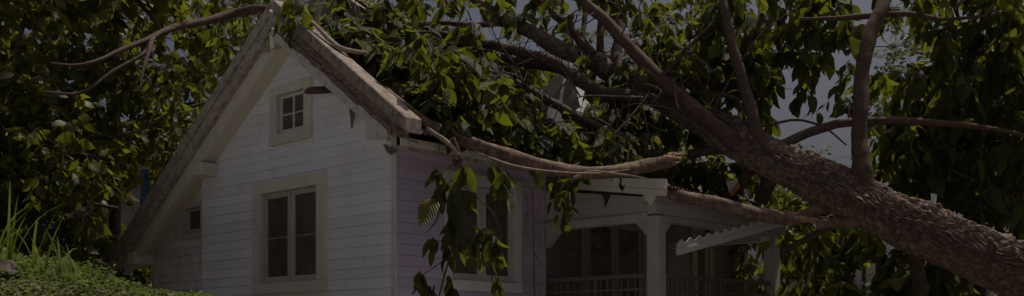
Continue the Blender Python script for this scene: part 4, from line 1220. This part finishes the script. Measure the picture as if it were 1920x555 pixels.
for (lab, trunk, fl, n) in (
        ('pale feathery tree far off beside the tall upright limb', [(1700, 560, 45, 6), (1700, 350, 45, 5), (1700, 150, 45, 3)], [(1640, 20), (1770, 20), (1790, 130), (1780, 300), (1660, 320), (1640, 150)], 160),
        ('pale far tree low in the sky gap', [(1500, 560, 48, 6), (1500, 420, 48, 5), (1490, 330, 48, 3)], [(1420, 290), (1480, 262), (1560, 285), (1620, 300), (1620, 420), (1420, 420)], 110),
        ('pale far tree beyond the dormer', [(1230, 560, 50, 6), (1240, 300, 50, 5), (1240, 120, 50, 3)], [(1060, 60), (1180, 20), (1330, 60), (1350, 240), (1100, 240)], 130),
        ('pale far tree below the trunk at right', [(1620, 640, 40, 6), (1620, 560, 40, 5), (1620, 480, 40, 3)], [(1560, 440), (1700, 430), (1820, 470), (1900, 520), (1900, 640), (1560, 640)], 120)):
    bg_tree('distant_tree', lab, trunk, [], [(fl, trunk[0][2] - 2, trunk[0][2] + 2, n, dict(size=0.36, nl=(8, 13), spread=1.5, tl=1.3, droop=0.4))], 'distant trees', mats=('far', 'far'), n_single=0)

# ------------------------------------------------------------------ build the leaves: the ones that show largest become parts
cam_p = Vector((0, 0, EYE))
bvV, bvF = [], []
for cr in Crown.all:
    for (p, R, sz, k) in cr.leaves:
        b = len(bvV)
        bvV += [p.tolist(), (p + R[:, 0] * sz * 0.22 + R[:, 1] * sz * 0.5).tolist(), (p + R[:, 1] * sz).tolist(), (p - R[:, 0] * sz * 0.22 + R[:, 1] * sz * 0.5).tolist()]
        bvF.append((b, b + 1, b + 2, b + 3))
tree_bv = BVHTree.FromPolygons(bvV, bvF)
N_LEAF = 0
for cr in Crown.all:
    score = []
    for i, (p, R, sz, k) in enumerate(cr.leaves):
        if cr.n_single == 0:
            break
        c = p + R[:, 1] * sz * 0.5
        x, y = topx(c)
        if not (0 < x < 1920 and 0 < y < 555):
            continue
        dv = c - np.array(cam_p); dist = np.linalg.norm(dv); dv /= dist
        area = sz * sz * (abs(np.dot(R[:, 2], dv)) + 0.1) / dist ** 2
        score.append((area, i, Vector(dv), dist))
    score.sort(key=lambda q: -q[0])
    chosen = []
    for (ar, i, dv, dist) in score:
        if len(chosen) >= cr.n_single:
            break
        hit = tree_bv.ray_cast(cam_p, dv, dist - 0.03)
        if hit[0] is None:
            chosen.append(i)
    cs = set(chosen)
    for i in chosen:
        p, R, sz, k = cr.leaves[i]
        me = single_leaf_mesh(cr.templates, k, cr.ms, 'leaf_' + cr.ms.name)
        o = bpy.data.objects.new('leaf', me)
        C.objects.link(o)
        m4 = Matrix([[*(R[r] * sz), p[r]] for r in range(3)] + [[0, 0, 0, 1]])
        o.parent = cr.parent
        o.matrix_parent_inverse = Matrix.Translation(-cr.parent.location)
        o.matrix_basis = m4
    rest = [l for i, l in enumerate(cr.leaves) if i not in cs]
    N_LEAF += len(cr.leaves)
    if rest:
        o = bpy.data.objects.new('foliage', leaves_mesh('foliage', rest, cr.templates, cr.mm))
        link(o, cr.parent)
        o['kind'] = 'stuff'
    if cr.tV:
        me = bpy.data.meshes.new('twigs')
        me.from_pydata([tuple(v) for v in cr.tV], [], cr.tF)
        me.polygons.foreach_set('use_smooth', [True] * len(me.polygons))
        me.materials.append(M[cr.twigmat])
        o = link(bpy.data.objects.new('twigs', me), cr.parent)
        o['kind'] = 'stuff'
print('LEAVES', N_LEAF)

# ------------------------------------------------------------------ bank: ground cover, grass, stones
cov = []
n = 0
while n < 26000:
    y = rng.uniform(6.6, 11.0); x = rng.uniform(-6.2, -1.9)
    h = float(ground_h(x, y))
    if h < 1.1:
        continue
    n += 1
    d = rand_unit(); d[2] = d[2] * 0.4 + 0.1
    nr = np.array([0, -0.25, 1.0]) + rand_unit() * 0.7
    cov.append((np.array([x, y, h + rng.uniform(0.0, 0.09)]), frame_mat(d, nr), rng.uniform(0.03, 0.062), int(rng.integers(4))))
o = bpy.data.objects.new('ground_cover', leaves_mesh('ground_cover', cov, SMALL, M['cover']))
C.objects.link(o)
tag(o, 'small leaved green ground cover carpeting the bank', 'ground cover')
o['kind'] = 'stuff'

def blade_arrays(base, d, L, w, bend, V, F):
    n = 7
    side = np.cross(d, [0, 0, 1.0]); side /= np.linalg.norm(side) + 1e-9
    p = np.array(base, float); v = np.array([0, 0, 1.0]) * 0.9 + d * 0.25
    b0 = len(V)
    for i in range(n + 1):
        t = i / n
        ww = w * (1 - t ** 2.2) * (0.6 + 0.4 * min(1, t * 4)) + 0.0006
        V.append(tuple(p - side * ww / 2)); V.append(tuple(p + side * ww / 2 + np.array([0, 0, -0.15 * ww])))
        v = v + d * bend / n * (0.3 + 1.6 * t) - np.array([0, 0, 1.0]) * bend / n * (0.2 + 1.5 * t)
        p = p + v / np.linalg.norm(v) * L / n
    for i in range(n):
        k = b0 + 2 * i
        F.append((k, k + 1, k + 3, k + 2))

def tuft(x, y, nb, L, w, label, lean=(0, 0)):
    """grass clump on the bank at photo column x and distance y"""
    X = (x - CX) / FPX * y
    z = float(ground_h(X, y))
    V, F = [], []
    for _ in range(nb):
        a = rng.uniform(0, 2 * math.pi)
        d = np.array([math.cos(a) + lean[0], math.sin(a) * 0.7 + lean[1], 0]); d /= np.linalg.norm(d) + 1e-6
        blade_arrays([X + rng.normal() * 0.012, y + rng.normal() * 0.012, z - 0.01], d, L * rng.uniform(0.6, 1.2), w * rng.uniform(1.0, 1.8), rng.uniform(0.15, 1.1), V, F)
    me = bpy.data.meshes.new('grass_clump')
    me.from_pydata(V, [], F)
    me.polygons.foreach_set('use_smooth', [True] * len(me.polygons))
    me.materials.append(M['grass'])
    o = bpy.data.objects.new('grass_clump', me)
    C.objects.link(o)
    tag(o, label, 'grass', 'grass clumps on the bank')
for (x, y, nb, L, w, lab) in (
        (18, 9.0, 6, 0.85, 0.020, 'tallest grass clump at the left end of the bank'),
        (58, 8.9, 5, 0.62, 0.018, 'arching grass clump beside the stone on the bank'),
        (78, 8.9, 4, 0.62, 0.020, 'grass clump with one folded broad blade on the bank'),
        (115, 9.0, 5, 0.58, 0.016, 'slender upright grass clump on the middle of the bank'),
        (145, 8.9, 5, 0.55, 0.020, 'grass clump with a long blade leaning right near the roof end'),
        (165, 8.4, 4, 0.22, 0.018, 'short grass clump low on the bank face'),
        (-12, 8.7, 6, 0.7, 0.018, 'grass clump at the left picture edge'),
        (290, 8.6, 6, 0.16, 0.008, 'thin grass sprigs at the right foot of the bank'),
        (372, 8.9, 4, 0.14, 0.008, 'last small grass sprig in front of the wall')):
    tuft(x, y, nb, L, w, lab)

def rock(x, y, r, label, squash=0.7, lift=0.3):
    X = (x - CX) / FPX * y
    z = float(ground_h(X, y))
    bm = bmesh.new()
    bmesh.ops.create_icosphere(bm, subdivisions=3, radius=1)
    rr_ = random.Random(x)
    ph = [rr_.uniform(0, 6) for _ in range(6)]
    for v in bm.verts:
        c = v.co
        k = 1 + 0.18 * math.sin(3 * c.x + ph[0]) * math.cos(2.5 * c.y + ph[1]) + 0.10 * math.sin(6 * c.z + ph[2] + 3 * c.x) + 0.05 * math.sin(11 * c.y + ph[3])
        v.co = Vector((c.x * k * r, c.y * k * r, c.z * k * r * squash))
    me = bpy.data.meshes.new('rock'); bm.to_mesh(me); bm.free()
    me.materials.append(M['rock'])
    o = bpy.data.objects.new('rock', me); o.location = (X, y, z + r * squash * lift)
    C.objects.link(o)
    tag(o, label, 'rock', 'stones on the bank')
rock(8, 8.6, 0.13, 'brown stone half buried at the left end of the bank')
rock(200, 9.2, 0.10, 'pale stone among leaves near the roof end')
rock(235, 9.3, 0.14, 'dark mossy stone just below the roof end')
rock(305, 8.8, 0.09, 'dark stone at the right foot of the bank')

# low leafy weeds on the crest below the roof end
weed = thing('leafy_weed', Vector((-3.6, 9.0, float(ground_h(-3.6, 9.0)))), 'low leafy weed on the bank below the roof end', 'weed')
wc = Crown(weed, SMALL, M['bleaf1'], M['cover'], 0)
Crown.all.remove(wc)
ls = []
wV, wF = [], []
for _ in range(26):
    y = rng.uniform(8.7, 9.4); x = ((rng.uniform(160, 240)) - CX) / FPX * y
    z = float(ground_h(x, y)); hgt = rng.uniform(0.06, 0.24)
    tip = Vector((x + rng.normal() * 0.05, y + rng.normal() * 0.05, z + hgt))
    pth, rr = catmull([Vector((x, y, z - 0.02)), Vector((x, y, z)).lerp(tip, 0.5), tip], [0.004, 0.003, 0.002], 2)
    V_, F_ = tube_arrays(pth, rr, 4, off=len(wV), cap=False); wV += V_; wF += F_
    for i in range(9):
        t = (i + 1) / 9
        p = np.array(Vector((x, y, z)).lerp(tip, t))
        d = rand_unit(); d[2] = abs(d[2]) * 0.4
        ls.append((p, frame_mat(d, np.array([0, 0, 1.0]) + rand_unit() * 0.5), rng.uniform(0.035, 0.07), int(rng.integers(4))))
o = link(bpy.data.objects.new('leaves', leaves_mesh('leaves', ls, SMALL, M['cover'])), weed); o['kind'] = 'stuff'
me = bpy.data.meshes.new('stems'); me.from_pydata([tuple(v) for v in wV], [], wF); me.materials.append(M['limb'])
o = link(bpy.data.objects.new('stems', me), weed); o['kind'] = 'stuff'

# ------------------------------------------------------------------ neighbour's house behind the left trees
nb0 = px(290, 420, 30)
nbg = float(ground_h(nb0.x, nb0.y))
nbh = thing('neighbour_house', Vector((nb0.x, nb0.y, nbg)), 'blue framed neighbouring house glimpsed through the leaves at left', 'house')
def nbx(name, x0, x1, y0, y1, d0, d1, mat, bev=0.01):
    a, b = px(x0, y1, d0), px(x1, y0, d0)
    V = [(X, Y, Z) for Y in (d0, d1) for (X, Z) in ((a.x, a.z), (b.x, a.z), (b.x, b.z), (a.x, b.z))]
    return mesh_obj(name, V, BOXF, mat, nbh, bevel=bev)
nbx('wall', 80, 420, 250, 640, 30.4, 34, M['pinkp'])
nbx('post', 263, 274, 318, 640, 29.6, 29.9, M['bluep'])
nbx('post', 96, 106, 170, 640, 29.6, 29.9, M['bluep'])
nbx('beam', 255, 330, 296, 304, 29.55, 29.85, M['bluep'])
nbx('beam', 262, 330, 318, 326, 29.5, 29.8, M['bluep'])
nbx('roof', 60, 440, 226, 250, 29.3, 34.3, M['slate'])

# terracotta shard and pale sheet caught behind the trunk
quadrock = thing('debris_board', px(1372, 345, 14.15), 'orange and white broken board wedged behind the trunk over the porch roof', 'debris')
quadslab('board_face', PXP([(1362, 340, 14.15), (1383, 336, 14.15), (1388, 352, 14.15), (1368, 362, 14.15)]), 0.03, M['trimw'], quadrock)
quadslab('board_edge', PXP([(1368, 362, 14.1), (1384, 340, 14.1), (1388, 350, 14.1), (1373, 368, 14.1)]), 0.03, M['orange'], quadrock)

# overhead cable far behind the tree
ca, cb = Vector((-14, 27, EYE + 8.45)), Vector((16, 27, EYE + 8.2))
pts = [ca.lerp(cb, t) + Vector((0, 0, -0.6 * 4 * t * (1 - t))) for t in (0, .2, .4, .6, .8, 1)]
o = tube_obj('overhead_cable', pts, [0.015] * 6, M['cable'], None, 6, 6, 0.0)
tag(o, 'thin dark overhead cable crossing the sky above the roof', 'cable')
